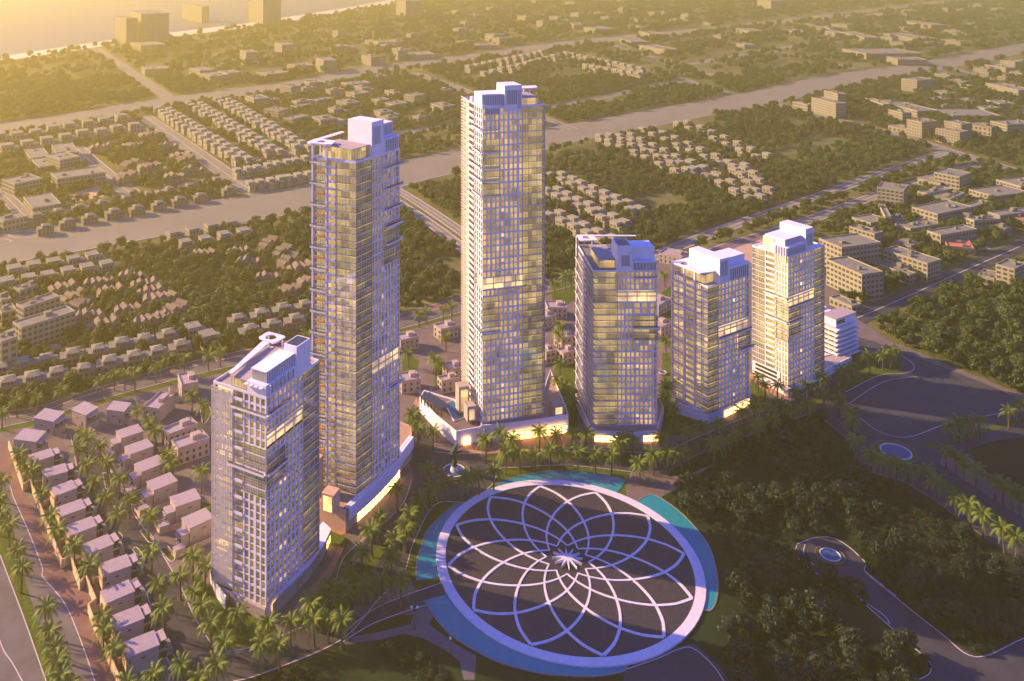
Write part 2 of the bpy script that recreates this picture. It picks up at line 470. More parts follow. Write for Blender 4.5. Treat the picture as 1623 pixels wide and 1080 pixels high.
o = s.build('beach', SAND, fix=False); o['kind'] = 'structure'
EXCL.append([(p[0], p[1]) for p in q] + [(p[0], p[1]) for p in reversed(r)])

# far roads
road('far_boulevard', [(-80, 214), (0, 204), (140, 183), (273, 160), (443, 138), (540, 121), (620, 106), (753, 90), (873, 72), (1007, 58), (1150, 44), (1300, 27), (1500, 2)], 76, -0.16)
road('far_road', [(150, 76), (210, 116), (268, 156)], 26, -0.15, line=1)
road('far_road', [(228, 184), (300, 234), (377, 288), (410, 306)], 22, -0.15, kerbs=True)
road('main_boulevard', [(-120, 420), (0, 395), (135, 372), (330, 339), (493, 312), (635, 274), (733, 253), (867, 218), (980, 197), (1080, 178), (1200, 156), (1343, 124), (1460, 107), (1623, 76), (1760, 52)], 80, -0.12, kerbs=True)
road('far_road', [(655, 115), (715, 136), (773, 158), (850, 184), (905, 206)], 22, -0.14, kerbs=True)
road('far_road', [(370, 260), (493, 240), (633, 212), (733, 196), (867, 172), (980, 149), (1083, 128)], 20, -0.135, kerbs=True)
road('far_road', [(1075, 122), (1110, 134), (1165, 150)], 18, -0.134)
road('far_road', [(967, 71), (1020, 87), (1083, 104), (1140, 124)], 22, -0.133)
road('far_road', [(1083, 103), (1150, 92), (1216, 79), (1330, 65)], 26, -0.132)
road('far_road', [(1206, 76), (1280, 92), (1355, 109)], 22, -0.131)
road('cross_road', [(1216, 161), (1300, 184), (1420, 213), (1500, 238), (1623, 275), (1700, 300)], 20, -0.11, kerbs=True)
road('far_road', [(1510, 108), (1560, 124), (1623, 140), (1700, 160)], 22, -0.128)
road('side_street', [(-20, 272), (60, 250), (160, 231), (235, 205)], 11, -0.125)
road('side_street', [(118, 232), (160, 270), (215, 312)], 20, -0.124, kerbs=True)
road('side_street', [(-10, 296), (20, 322), (45, 350)], 14, -0.123, kerbs=True)
road('side_street', [(-20, 356), (60, 343), (200, 314), (330, 284)], 12, -0.122)
# double carriageway on the right, continued behind the tall tower
road('carriageway', [(905, 447), (1000, 420), (1060, 397), (1153, 361), (1300, 310), (1400, 275), (1490, 244), (1520, 240)], 13, -0.05, kerbs=True)
road('carriageway', [(1080, 420), (1160, 389), (1216, 371), (1300, 343), (1400, 306), (1490, 279), (1550, 262)], 13, -0.06, kerbs=True)
road('carriageway', [(560, 262), (633, 303), (690, 339), (745, 377), (790, 410)], 11, -0.05, kerbs=True)
road('carriageway', [(560, 280), (633, 322), (690, 360), (745, 402)], 11, -0.06, kerbs=True)
road('service_road', [(1345, 510), (1440, 469), (1540, 424), (1623, 388), (1720, 345)], 15, -0.04, m=ASPH)
for i, (cx, cy, a, b) in enumerate([(-4, 383, 22, 5), (40, 372, 26, 6)]):
    kerb([(cx + a * math.cos(t), cy + b * math.sin(t)) for t in [2 * math.pi * k / 14 for k in range(15)]], 0.8)

# the compound and everything laid on it
sheet('compound_paving', [(-60, 690), (0, 677), (67, 662), (147, 636), (353, 582), (500, 556), (640, 522), (740, 495), (870, 462), (920, 449), (1060, 412), (1190, 372), (1262, 372), (1310, 440), (1362, 508), (1417, 543), (1483, 570),
      (1550, 597), (1623, 627), (1700, 660), (1700, 1160), (-60, 1160)], 0.0, PAVB)
COMPOUND = len(EXCL) - 1
T_ = [(-60, 664), (0, 654), (67, 643), (147, 617), (290, 577), (427, 547), (500, 531), (640, 497), (735, 470), (870, 443), (920, 430)]
M_ = [(-60, 677), (0, 664), (67, 652), (147, 624), (290, 585), (427, 554), (500, 539), (640, 505), (735, 479), (870, 450), (920, 437)]
B_ = [(-60, 695), (0, 678), (67, 663), (147, 637), (290, 599), (427, 567), (500, 554), (640, 520), (735, 494), (870, 463), (920, 449)]
V_ = [(-60, 703), (0, 686), (67, 671), (147, 644), (290, 606), (427, 573), (500, 560), (640, 525), (735, 499), (870, 467), (920, 453)]
def band(name, A, B, z, m):
    A = smooth(P2(A)); B = smooth(P2(B)); s = M(); n = len(A)
    s.add([(p[0], p[1], z) for p in A + B], [(i, i + 1, n + i + 1, n + i) for i in range(n - 1)])
    o = s.build(name, m, fix=False); o['kind'] = 'structure'
    if o.data.polygons[0].normal.z < 0: o.data.flip_normals()
    EXCL.append([tuple(p) for p in A] + [tuple(p) for p in reversed(B)])
band('red_pavement', T_, M_, 0.03, PAVR)
band('boundary_road', M_, B_, 0.02, PAVG)
band('grass_verge', B_, V_, 0.035, GRASS)
kerb(T_, 0.5); kerb(M_, 0.4); kerb(B_, 0.4)
# lower left: dark lane, palm verge, grey road, red pavement
sheet('outer_lane', [(-60, 800), (0, 880), (73, 1080), (100, 1160), (-60, 1160)], 0.02, PAVG)
sheet('grass_verge', [(-60, 700), (0, 770), (20, 830), (36, 905), (47, 945), (62, 990), (85, 1080), (110, 1160), (100, 1160), (73, 1080), (0, 880), (-60, 800)], 0.03, GRASS)
sheet('grey_road', [(-20, 735), (12, 764), (22, 790), (47, 847), (67, 900), (68, 915), (100, 953), (122, 1000), (150, 1080), (170, 1160), (110, 1160), (85, 1080), (62, 990), (47, 945), (36, 905), (20, 830), (0, 770)], 0.024, PAVG)
sheet('red_pavement', [(-60, 690), (0, 700), (14, 712), (37, 778), (98, 901), (126, 935), (152, 965), (190, 1090), (215, 1160), (170, 1160), (150, 1080), (122, 1000), (100, 953), (68, 915), (67, 900), (47, 847), (22, 790), (12, 764), (-20, 735)], 0.028, PAVR)
kerb([(-20, 735), (12, 764), (22, 790), (47, 847), (67, 900), (68, 915), (100, 953), (122, 1000), (150, 1080), (170, 1160)])
kerb([(0, 880), (36, 975), (73, 1080), (100, 1160)])
kerb([(-5, 1000), (5, 1030), (20, 1052), (38, 1085)])
# inner street of the villas
sheet('villa_street', [(112, 690), (150, 690), (178, 735), (205, 800), (222, 830), (252, 870), (286, 930), (312, 985), (345, 1040), (385, 1070), (360, 1160), (290, 1160), (272, 1060), (245, 1000), (232, 940), (200, 900), (176, 860), (158, 825), (138, 790), (122, 740)], 0.02, ASPH)
kerb([(150, 690), (178, 735), (205, 800), (222, 830), (252, 870), (286, 930), (312, 985), (345, 1035)])
kerb([(112, 690), (122, 740), (138, 790), (158, 825), (176, 860), (200, 900), (232, 940), (245, 1000), (272, 1060)])
sheet('garden_path', [(300, 655), (338, 640), (345, 690), (330, 720), (312, 680)], 0.021, ASPH)
for pts in ([(176, 705), (182, 728), (192, 722), (188, 706)], [(163, 750), (168, 775), (176, 770), (172, 752)], [(200, 778), (208, 800), (218, 797), (210, 780)],
            [(222, 842), (236, 860), (244, 856), (232, 840)], [(254, 872), (270, 890), (277, 884), (262, 868)], [(316, 640), (322, 672), (334, 655), (328, 640)], [(262, 1035), (275, 1062), (280, 1050), (270, 1032)],
            [(176, 848), (190, 856), (194, 850), (184, 842)], [(210, 872), (222, 886), (226, 880), (216, 868)]):
    sheet('planting_bed', pts, 0.05, GRASS); kerb(pts + [pts[0]], 0.3, 0.2)
# ring road
sheet('ring_road', [(345, 1040), (400, 1030), (465, 1003), (500, 985), (532, 925), (550, 880), (600, 840), (640, 800), (656, 760), (640, 700), (640, 655), (668, 672), (690, 712), (740, 716), (780, 716), (900, 708), (1040, 714), (1100, 692), (1190, 655),
      (1240, 638), (1290, 612), (1335, 586), (1345, 560), (1362, 535), (1417, 552), (1483, 578), (1550, 604), (1623, 634), (1700, 668), (1700, 930), (1623, 900), (1563, 853), (1483, 793), (1433, 762), (1373, 745), (1340, 692), (1290, 652), (1180, 692), (1100, 722), (1062, 745),
      (1000, 748), (900, 738), (820, 741), (792, 744), (780, 768), (745, 795), (690, 800), (655, 862), (640, 908), (600, 950), (540, 1015), (413, 1069), (370, 1080), (360, 1160), (300, 1160)], 0.010, ASPH)
kerb([(345, 1035), (400, 1026), (465, 1000), (500, 982), (530, 925), (548, 880), (598, 838), (638, 800), (652, 760)])
kerb([(370, 1080), (413, 1069), (540, 1015), (600, 950), (640, 908), (655, 862), (690, 800), (745, 795), (780, 768), (792, 744), (820, 741), (900, 738), (1000, 748)])
kerb([(690, 716), (740, 719), (900, 712), (1040, 717), (1100, 695), (1190, 658), (1240, 641), (1290, 615)])
for pts in ([(470, 985), (520, 925), (545, 870), (560, 872), (530, 935), (480, 995)], [(1100, 706), (1200, 668), (1290, 632), (1335, 600), (1342, 604), (1300, 640), (1200, 678), (1110, 712)],
            [(560, 905), (600, 862), (620, 858), (590, 905), (556, 960), (540, 975)], [(770, 724), (900, 720), (1040, 727), (1095, 712), (1100, 716), (1040, 733), (900, 726), (775, 730)]):
    sheet('median_grass', pts, 0.04, GRASS)
# forecourts, the orange glow of the shop fronts put into their paving colour
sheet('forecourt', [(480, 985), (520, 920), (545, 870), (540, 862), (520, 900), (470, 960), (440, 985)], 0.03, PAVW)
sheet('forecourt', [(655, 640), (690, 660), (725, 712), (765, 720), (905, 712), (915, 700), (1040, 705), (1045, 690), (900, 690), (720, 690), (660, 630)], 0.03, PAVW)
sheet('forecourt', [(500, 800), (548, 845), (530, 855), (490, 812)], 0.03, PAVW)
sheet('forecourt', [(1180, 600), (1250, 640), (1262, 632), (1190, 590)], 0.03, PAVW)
# grass round the towers
for pts in ([(300, 900), (345, 940), (420, 990), (440, 1000), (400, 1025), (350, 1030), (320, 990)], [(508, 835), (555, 855), (548, 870), (508, 862)],
            [(1050, 560), (1072, 560), (1070, 640), (1120, 668), (1075, 690), (1048, 690)], [(1190, 600), (1215, 625), (1235, 640), (1195, 652), (1188, 630)], [(876, 560), (915, 560), (915, 690), (885, 660)],
            [(636, 560), (664, 572), (660, 600), (640, 600)], [(690, 580), (712, 575), (700, 615), (688, 612)], [(1338, 565), (1420, 560), (1430, 580), (1433, 590), (1390, 596), (1335, 622), (1325, 612)],
            [(470, 840), (506, 852), (500, 870), (468, 862)], [(290, 790), (338, 800), (338, 850), (330, 820)], [(1040, 470), (1066, 452), (1068, 520), (1046, 520)], [(868, 430), (915, 420), (915, 470), (880, 500)]):
    sheet('lawn', pts, 0.045, GRASS)
# lawn, park and their paths
sheet('plaza_lawn', [(792, 744), (820, 741), (900, 738), (1000, 748), (1045, 762), (1060, 860), (1000, 900), (800, 960), (760, 935), (700, 935), (665, 940), (640, 908), (655, 862), (690, 800), (745, 795), (780, 768)], 0.02, GRASS)
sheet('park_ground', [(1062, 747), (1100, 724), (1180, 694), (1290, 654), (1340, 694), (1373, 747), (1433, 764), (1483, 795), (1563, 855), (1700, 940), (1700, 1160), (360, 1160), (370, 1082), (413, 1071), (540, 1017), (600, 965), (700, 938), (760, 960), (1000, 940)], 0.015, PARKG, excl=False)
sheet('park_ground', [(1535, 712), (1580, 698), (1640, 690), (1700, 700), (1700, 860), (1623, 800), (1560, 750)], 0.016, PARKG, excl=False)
sheet('park_path', [(1263, 863), (1296, 852), (1330, 857), (1370, 890), (1372, 907), (1411, 940), (1490, 1003), (1548, 1042), (1623, 1012), (1700, 985), (1700, 1160), (1430, 1160), (1450, 1080), (1473, 1068), (1473, 1050), (1450, 1028), (1373, 960), (1330, 920), (1300, 913), (1263, 883)], 0.03, ASPH)
kerb([(1263, 863), (1296, 852), (1330, 857), (1370, 890), (1372, 907), (1411, 940), (1490, 1003), (1548, 1042), (1623, 1012), (1700, 985)])
kerb([(1263, 865), (1263, 883), (1300, 913), (1330, 920), (1373, 960), (1450, 1028), (1473, 1050), (1473, 1068), (1450, 1080)])
kerb([(1276, 863), (1274, 880), (1290, 896)]); kerb([(1370, 905), (1395, 925), (1420, 945)]); kerb([(1356, 945), (1400, 975), (1410, 990)])
sheet('park_path', [(990, 1062), (1075, 1025), (1100, 1020), (1140, 1055), (1160, 1085), (1180, 1160), (980, 1160)], 0.03, ASPH)
for a, b in ((1020, 1046), (1040, 1064)):
    sheet('parking_bay', [(a, b), (a + 55, b - 12), (a + 72, b - 6), (a + 20, b + 14)], 0.05, PLAZAM)
kerb([(990, 1062), (1040, 1045), (1075, 1030), (1098, 1028), (1130, 1055), (1150, 1085)])
sheet('park_walk', [(560, 960), (700, 955), (680, 990), (720, 1020), (755, 1040), (752, 1078), (735, 1078), (728, 1048), (705, 1030), (670, 1012), (640, 1005), (600, 1015), (545, 1022), (545, 1012), (600, 1002), (650, 990), (655, 975), (600, 975), (560, 978)], 0.035, PAVG)
sheet('bridge_ramp', [(1040, 762), (1048, 757), (1092, 752), (1130, 736), (1080, 772), (1030, 797), (1000, 802), (992, 796), (993, 760), (1000, 748)], 0.06, PAVB)
sheet('bridge_ramp', [(535, 1016), (595, 964), (640, 946), (700, 920), (712, 946), (650, 972), (600, 985), (545, 1020)], 0.06, ASPH)
kerb([(540, 1008), (600, 962), (700, 924)]); kerb([(540, 1020), (600, 985), (700, 952)])
# asphalt square at right
kerb([(1340, 622), (1392, 596), (1433, 592), (1448, 586), (1445, 575), (1425, 562)])
kerb([(1345, 640), (1400, 606), (1455, 597)])
kerb([(1362, 662), (1395, 685), (1440, 693), (1500, 672), (1560, 660), (1623, 650)])
for pts in ([(1495, 700), (1623, 660), (1623, 668), (1510, 702)], [(1461, 706), (1475, 700), (1485, 707), (1473, 711)], [(1373, 682), (1386, 688), (1376, 691)],
            [(1490, 755), (1500, 762), (1560, 800), (1623, 842), (1623, 850), (1550, 808), (1488, 770)]):
    sheet('median_grass', pts, 0.06, GRASS)
sheet('red_pavement', [(1493, 722), (1500, 718), (1560, 755), (1623, 800), (1700, 850), (1700, 875), (1623, 822), (1560, 782), (1490, 735)], 0.05, PAVR)
sheet('bare_earth', [(1150, 400), (1200, 382), (1262, 372), (1290, 430), (1245, 440)], 0.03, EARTH)
for pts in ([(98, 318), (120, 305), (158, 293), (165, 312), (130, 318), (95, 327)], [(190, 283), (225, 270), (268, 262), (240, 282), (205, 290)], [(60, 548), (120, 542), (118, 552), (62, 556)], [(1500, 386), (1560, 376), (1570, 395), (1510, 402)]):
    sheet('bare_earth', pts, -0.1, EARTH)

# ------------------------------------------------------------------ plaza
PC = Vector((70.33, 372.2)); PR = 50.3; PA = -0.0702
def pol(r, a, z=0): return (PC.x + r * math.sin(a), PC.y + r * math.cos(a), z)
def parc(r, a0, a1, n=40): return [pol(r, a0 + (a1 - a0) * i / n) for i in range(n + 1)]
plz = thing('round_plaza', 'large round plaza with pale petal lattice and central star on dark stone', 'plaza', (PC.x, PC.y, 0.08))
s = M(); s.prism(parc(51.5, 0, 2 * math.pi * 79 / 80, 79), 0.07, 0.45); s.build('plaza_floor', PLAZAM, plz)
s = M(); A = parc(55.2, 0, 2 * math.pi, 96); B = parc(51.2, 0, 2 * math.pi, 96); s.ribbon(B, A, 0.05, 0.75); s.build('outer_ring', RINGM, plz, fix=False)
# every petal: two curved ribs between its tip and the star
for k in range(12):
    a = PA + k * math.pi / 6
    for sg in (1, -1):
        C = []
        nn = 30
        for i in range(nn + 1):
            th = 75.0 * i / nn
            r = float(np.interp(th, [0, 7.5, 15, 22.5, 30, 37.5, 45, 52.5, 60, 67.5, 75], [50.3, 45.4, 39.4, 33.0, 27, 22.2, 18, 14.7, 12, 10.1, 8.6]))
            C.append(Vector(pol(r, a + sg * R_(th))[:2]))
        w = [0.62 - 0.32 * i / nn for i in range(nn + 1)]
        A, B = [], []
        for i in range(nn + 1):
            p = C[max(i - 1, 0)]; q = C[min(i + 1, nn)]; tt = (q - p).normalized(); nrm = Vector((-tt.y, tt.x))
            A.append(C[i] + nrm * w[i]); B.append(C[i] - nrm * w[i])
        s = M(); zt = 0.66 + 0.004 * k + (0.05 if sg > 0 else 0)
        s.ribbon(A, B, 0.4, zt); s.build('petal_rib', RINGM, plz, fix=False)
s = M(); pts = []
for i in range(24): pts.append(pol(6.4 if i % 2 == 0 else 1.9, PA + math.pi / 12 * i + 0.13))
s.prism(pts, 0.45, 1.6); s.build('centre_star', RINGM, plz)

def crescent(px, name='reflecting_pool'):
    O = [Vector(G(x, y)[:2]) for x, y in px]
    O = smooth(O, 5)
    an = lambda p: math.atan2(p.x - PC.x, p.y - PC.y)
    a0, a1 = an(O[0]), an(O[-1])
    while a1 - a0 > math.pi: a1 -= 2 * math.pi
    while a1 - a0 < -math.pi: a1 += 2 * math.pi
    n = len(O)
    I = [Vector(pol(54.6, a0 + (a1 - a0) * i / (n - 1))[:2]) for i in range(n)]
    s = M(); s.add([(p.x, p.y, 0.20) for p in O + I], [(i, i + 1, n + i + 1, n + i) for i in range(n - 1)])
    o = s.build(name, POOLW, fix=False); o['kind'] = 'structure'; o.name = 'pool_water'
    if o.data.polygons[0].normal.z < 0: o.data.flip_normals()
    k = M(); k.ribbon(offset(O, 0.25), offset(O, -0.25), 0, 0.35); q = k.build('kerb', mat('pool_edge', (0.2, 0.17, 0.16), 0.8), fix=False); q['kind'] = 'structure'
crescent([(786.7, 769), (800, 762), (818, 757), (847, 750), (887, 747), (929, 749), (962, 753), (993, 762)])
crescent([(1010, 795), (1034, 785), (1070, 806), (1102, 837), (1126, 872), (1137, 917), (1136, 949), (1127, 968), (1114, 967)])
crescent([(738, 800), (724, 800), (712, 807), (680, 838), (669, 861), (660, 895), (661, 921)])
crescent([(672, 953), (692, 983), (718, 1010), (764, 1038), (795, 1052), (838, 1064), (870, 1070), (940, 1073), (985, 1066), (994, 1058), (992, 1050)])

def fountain(cx, cy, r, label, statue=False):
    c = G(cx, cy)
    t = thing('fountain', label, 'fountain', (c.x, c.y, 0))
    def ring(ri, ro, z0, z1, name, m):
        s = M(); n = 36
        A = [(c.x + ro * math.cos(2 * math.pi * i / n), c.y + ro * math.sin(2 * math.pi * i / n)) for i in range(n + 1)]
        B = [(c.x + ri * math.cos(2 * math.pi * i / n), c.y + ri * math.sin(2 * math.pi * i / n)) for i in range(n + 1)]
        s.ribbon(A, B, z0, z1); s.build(name, m, t, fix=False)
    ring(r * 0.93, r, 0, 0.7, 'brick_rim', PAVR)
    ring(r * 0.70, r * 0.93, 0, 0.5, 'planting_ring', GRASS)
    ring(r * 0.64, r * 0.70, 0, 0.9, 'inner_rim', RINGM)
    s = M(); s.sheet([(c.x + r * .65 * math.cos(2 * math.pi * i / 32), c.y + r * .65 * math.sin(2 * math.pi * i / 32)) for i in range(32)], 0.6); s.build('fountain_water', FOUNTW, t, fix=False)
    if statue:
        s = M(); s.tube((c.x, c.y, 0.5), (c.x, c.y, 3), 2.2, 1.4, 10); s.build('plinth', RINGM, t)
        s = M()
        s.tube((c.x, c.y, 3), (c.x + .3, c.y, 6.5), 1.5, 0.9, 9); s.tube((c.x + .3, c.y, 6.5), (c.x - .6, c.y, 9.5), 1.1, 1.7, 9)
        s.tube((c.x - .6, c.y, 9.5), (c.x + .6, c.y, 12), 1.5, 1.2, 9); s.tube((c.x, c.y, 8.5), (c.x + 3.4, c.y - .4, 10.5), .8, .4, 7)
        s.tube((c.x, c.y, 6.5), (c.x - 2.6, c.y + .4, 8.4), .8, .4, 7); s.tube((c.x + .6, c.y, 12), (c.x + 1.6, c.y, 14), .9, .15, 7)
        s.build('bronze_statue', BRONZE, t)
    EXCL.append([(c.x + r * math.cos(2 * math.pi * i / 12), c.y + r * math.sin(2 * math.pi * i / 12)) for i in range(12)])
EXCL.append([pol(67, 2 * math.pi * i / 40)[:2] for i in range(40)])
fountain(720, 748, 7.9, 'round fountain with a tall dark green bronze sculpture between palms', True)
fountain(1420, 718, 10.5, 'largest round fountain, still blue basin in a dark red rim')
fountain(1316, 882, 5.9, 'small round fountain alone on the park path')
fountain(1050, 592, 3.2, 'tiny round blue fountain in the garden between two towers')
# ================================================================== TOWERS
def perp_in(a, b, c):
    """2-D unit normal of edge a-b that points towards c"""
    d = (b - a).normalized(); n = Vector((-d.y, d.x))
    return n if n.dot(c - a) > 0 else -n

class Tower:
    def __init__(s, label, N, L, R, base, fh, nf, far=None, group='glass and white apartment towers round the plaza', roofz=None):
        s.N, s.L, s.R = Vector(N), Vector(L), Vector(R)
        s.Fc = Vector(far) if far else s.L + s.R - s.N
        s.C = (s.L + s.R) / 2
        s.base, s.fh, s.nf = base, fh, nf
        s.top = base + fh * nf
        s.t = thing('apartment_tower', label, 'tower', (s.C.x, s.C.y, 0), group=group)
        s.wins = []          # (area, frame, u, v, z, w, h)
        s.fr = {}
        for k, (a, b) in {'L': (s.N, s.L), 'R': (s.N, s.R)}.items():
            d = (b - a).normalized(); n = perp_in(a, b, s.C)
            s.fr[k] = (a, d, n, (b - a).length)
        s.wall, s.slabs, s.mull, s.rail, s.glass = M(), M(), M(), M(), M()
        s.poly = [s.N, s.R, s.Fc, s.L]
        EXCL.append([tuple(p) for p in s.inset(-3)])
    def f(s, k):
        a, d, n, w = s.fr[k]
        return lambda u, v, z: (a.x + d.x * u + n.x * v, a.y + d.y * u + n.y * v, z)
    def inset(s, d, poly=None):
        P = poly or s.poly; n = len(P); out = []
        for i in range(n):
            p0, p1, p2 = P[i - 1], P[i], P[(i + 1) % n]
            n1, n2 = perp_in(p0, p1, s.C), perp_in(p1, p2, s.C)
            # solve the two offset edges
            A = Matrix(((n1.x, n1.y), (n2.x, n2.y))); b = Vector((n1.dot(p1) + d, n2.dot(p1) + d))
            out.append(A.inverted() @ b)
        return out
    def body(s, segs=None, inset=2.4, m=None):
        """floor slabs at every storey and the lit room walls behind"""
        core = s.inset(inset)
        c = M(); c.prism(core, s.base, s.top - 0.1); c.build('inner_rooms', m or LIT, s.t)
        for i in range(s.nf + 1):
            z = s.base + i * s.fh
            q = M(); q.prism(s.inset(0.25), z - 0.28, z); q.build('floor_slab', SLABM, s.t)
        # plain rear faces, out of the photo's view
        b = M()
        for (p, q_) in ((s.R, s.Fc), (s.Fc, s.L)):
            d = (q_ - p).normalized(); nn = perp_in(p, q_, s.C); w = (q_ - p).length
            fr = lambda u, v, z: (p.x + d.x * u + nn.x * v, p.y + d.y * u + nn.y * v, z)
            nb = max(3, int(w / 4.2))
            for j in range(nb + 1):
                u = w * j / nb
                b.box(fr, max(0, u - .9), min(w, u + .9), 0.0, 0.4, s.base, s.top)
            for i in range(s.nf + 1):
                z = s.base + i * s.fh; b.box(fr, 0.02, w - .02, 0.05, 0.38, z - .5, z + .6)
        b.build('rear_wall', WHITE, s.t)
    def win(s, k, u, z, w, h, v=0.28):
        s.wins.append((w * h, k, u, v, z, w, h))
    def grid(s, k, u0, u1, f0, f1, nc, sp=(0.9, 0.45), pier=0.34, proud=0.0, skip=(), wide=(), heavy=2, deep=0.45):
        F = s.f(k); w = (u1 - u0) / nc
        z0, z1 = s.base + f0 * s.fh, s.base + f1 * s.fh
        for j in range(nc + 1):
            hw = w * pier / 2 * (1.25 if j % 2 == 0 else 0.8)
            a = max(u0, u0 + j * w - hw); b = min(u1, u0 + j * w + hw)
            s.wall.box(F, a, b, -proud, deep, z0, z1)
        for i in range(f0, f1 + 1):
            z = s.base + i * s.fh
            h = sp[0] if i % heavy == 0 else sp[1]
            s.wall.box(F, u0 + .01, u1 - .01, -proud + .06, deep - .04, max(z0, z - h * .45), min(z1, z + h * .55))
        for i in range(f0, f1):
            z = s.base + i * s.fh
            h0 = (sp[0] if i % heavy == 0 else sp[1]) * .55; h1 = (sp[0] if (i + 1) % heavy == 0 else sp[1]) * .45
            for j in range(nc):
                if (i, j) in skip or (i % 4 == 1 and j in wide):
                    s.rail.box(F, u0 + j * w + .1, u0 + (j + 1) * w - .1, -proud - .15, -proud + .05, z + .1, z + 1.2)
                    continue
                s.win(k, u0 + j * w + w * pier * .45, z + h0, w * (1 - pier * .9), s.fh - h0 - h1, v=.22)
    def curtain(s, k, u0, u1, f0, f1, nb, tr=2, proud=0.0, slab=True, sub=3, panes=True):
        """glass wall: panes a bay wide and a storey high, slab edges, mullions and rails"""
        F = s.f(k); w = (u1 - u0) / nb
        z0, z1 = s.base + f0 * s.fh, s.base + f1 * s.fh
        for j in range(nb + 1):
            u = u0 + j * w; s.mull.box(F, u - .11, u + .11, -proud - .14, -proud + .12, z0, z1)
        for j in range(nb * sub):
            if j % sub: u = u0 + j * w / sub; s.mull.box(F, u - .04, u + .04, -proud - .07, -proud + .07, z0, z1)
        for i in range(f0, f1 + 1):
            z = s.base + i * s.fh
            big = (i % tr == 0)
            s.slabs.box(F, u0, u1, -proud - (.22 if big else .08), .5, z - (.30 if big else .14), z + (.08 if big else .04))
            if i < f1:
                for dz in (1.05, 2.1): s.mull.box(F, u0, u1, -proud - .06, -proud + .04, z + dz - .035, z + dz + .035)
                if panes:
                    for j in range(nb): s.glass.box(F, u0 + j * w + .12, u0 + (j + 1) * w - .12, -proud - .02, -proud + .02, z + .14, z + s.fh - .36)
    def balcony(s, k, u0, u1, f0, f1, depth=1.1, out=0.5, every=1, lit=True, open_=False):
        F = s.f(k)
        z0, z1 = s.base + f0 * s.fh, s.base + f1 * s.fh
        s.wall.box(F, u0 - .25, u0 + .25, -.05, depth, z0, z1)
        s.wall.box(F, u1 - .25, u1 + .25, -.05, depth, z0, z1)
        for i in range(f0, f1):
            z = s.base + i * s.fh
            o_ = out if i % every == 0 else 0.05
            s.slabs.box(F, u0 + .26, u1 - .26, -o_, depth, z - .3, z + .02)
            if i % every == 0: s.rail.box(F, u0 + .3, u1 - .3, -o_ - .02, -o_ + .1, z + .03, z + 1.05)
            s.win(k, u0 + .4, z + .1, (u1 - u0) - .8, s.fh - .6, v=depth - .1)
    def ledge(s, k, u0, u1, z, out=1.8, h=0.5, wrap=0.0, glassrail=True):
        F = s.f(k); q = M(); q.box(F, u0, u1, -out, 0.4, z - h, z)
        q.box(F, u0, u1, -out - .02, -out + .18, z, z + .35)
        q.build('terrace_ledge', WHITE, s.t)
        if glassrail:
            q = M(); q.box(F, u0 + .1, u1 - .1, -out + .02, -out + .08, z + .3, z + 1.3); q.build('glass_rail', GLASS, s.t)
    def void(s, k, u0, u1, z0, z1, depth=1.0, m=None):
        F = s.f(k); q = M(); q.box(F, u0, u1, depth, depth + .2, z0, z1); q.build('sky_garden_wall', m or LIT, s.t)  # back wall given the room glow so the band looks warmly lit
        q = M(); q.box(F, u0, u1, 0, depth, z0 - .3, z0); q.box(F, u0, u1, -.05, depth, z1, z1 + .3)
        n = max(1, int((u1 - u0) / 5))
        for j in range(n + 1):
            u = u0 + (u1 - u0) * j / n; q.box(F, max(u0, u - .2), min(u1, u + .2), 0.1, .5, z0, z1)
        q.build('sky_garden_slab', SLABM, s.t)
    def box(s, k, u0, u1, v0, v1, z0, z1, name='plant_room', m=None):
        q = M(); q.box(s.f(k), u0, u1, v0, v1, z0, z1); return q.build(name, m or WHITE, s.t)
    def slats(s, k, u0, u1, v, z0, z1, n, name='louvre_panel', m=None, d=.25):
        p = None
        q = M(); q.box(s.f(k), u0, u1, v - .02, v + .05, z0, z1); p = q.build(name, m or LOUVRE, s.t)
        w = (u1 - u0) / n
        for j in range(n + 1):
            q = M(); u = u0 + j * w; q.box(s.f(k), u - .13, u + .13, v - d, v - .03, z0 - .2, z1 + .2)
            q.build('slat', WHITE, p)
    def penthouse(s, k, u0, u1, v0, v1, z0, z1):
        q = M(); q.box(s.f(k), u0 + .2, u1 - .2, v0 + 1.6, v1 - .2, z0, z1 - .1); q.build('inner_rooms', LIT, s.t)
        q = M(); q.box(s.f(k), u0, u1, v0, v1, z0 + .1, z1 - .35, bottom=False); q.build('penthouse_glass', GLASS, s.t)
        q = M(); n = max(2, int((u1 - u0) / 1.5))
        for j in range(n + 1):
            u = u0 + (u1 - u0) * j / n; q.box(s.f(k), u - .06, u + .06, v0 - .08, v0 + .05, z0, z1)
        n = max(2, int((v1 - v0) / 1.8))
        for j in range(n + 1):
            v = v0 + (v1 - v0) * j / n
            for u in (u0, u1): q.box(s.f(k), u - .06, u + .06, v - .06, v + .06, z0, z1)
        q.box(s.f(k), u0, u1, v0 - .06, v0 + .04, (z0 + z1) / 2 - .05, (z0 + z1) / 2 + .05)
        q.build('penthouse_mullion', MULL, s.t)
        q = M(); q.box(s.f(k), u0 - .5, u1 + .5, v0 - .6, v1 + .3, z1 - .35, z1); q.build('penthouse_roof', ROOFDECK, s.t)
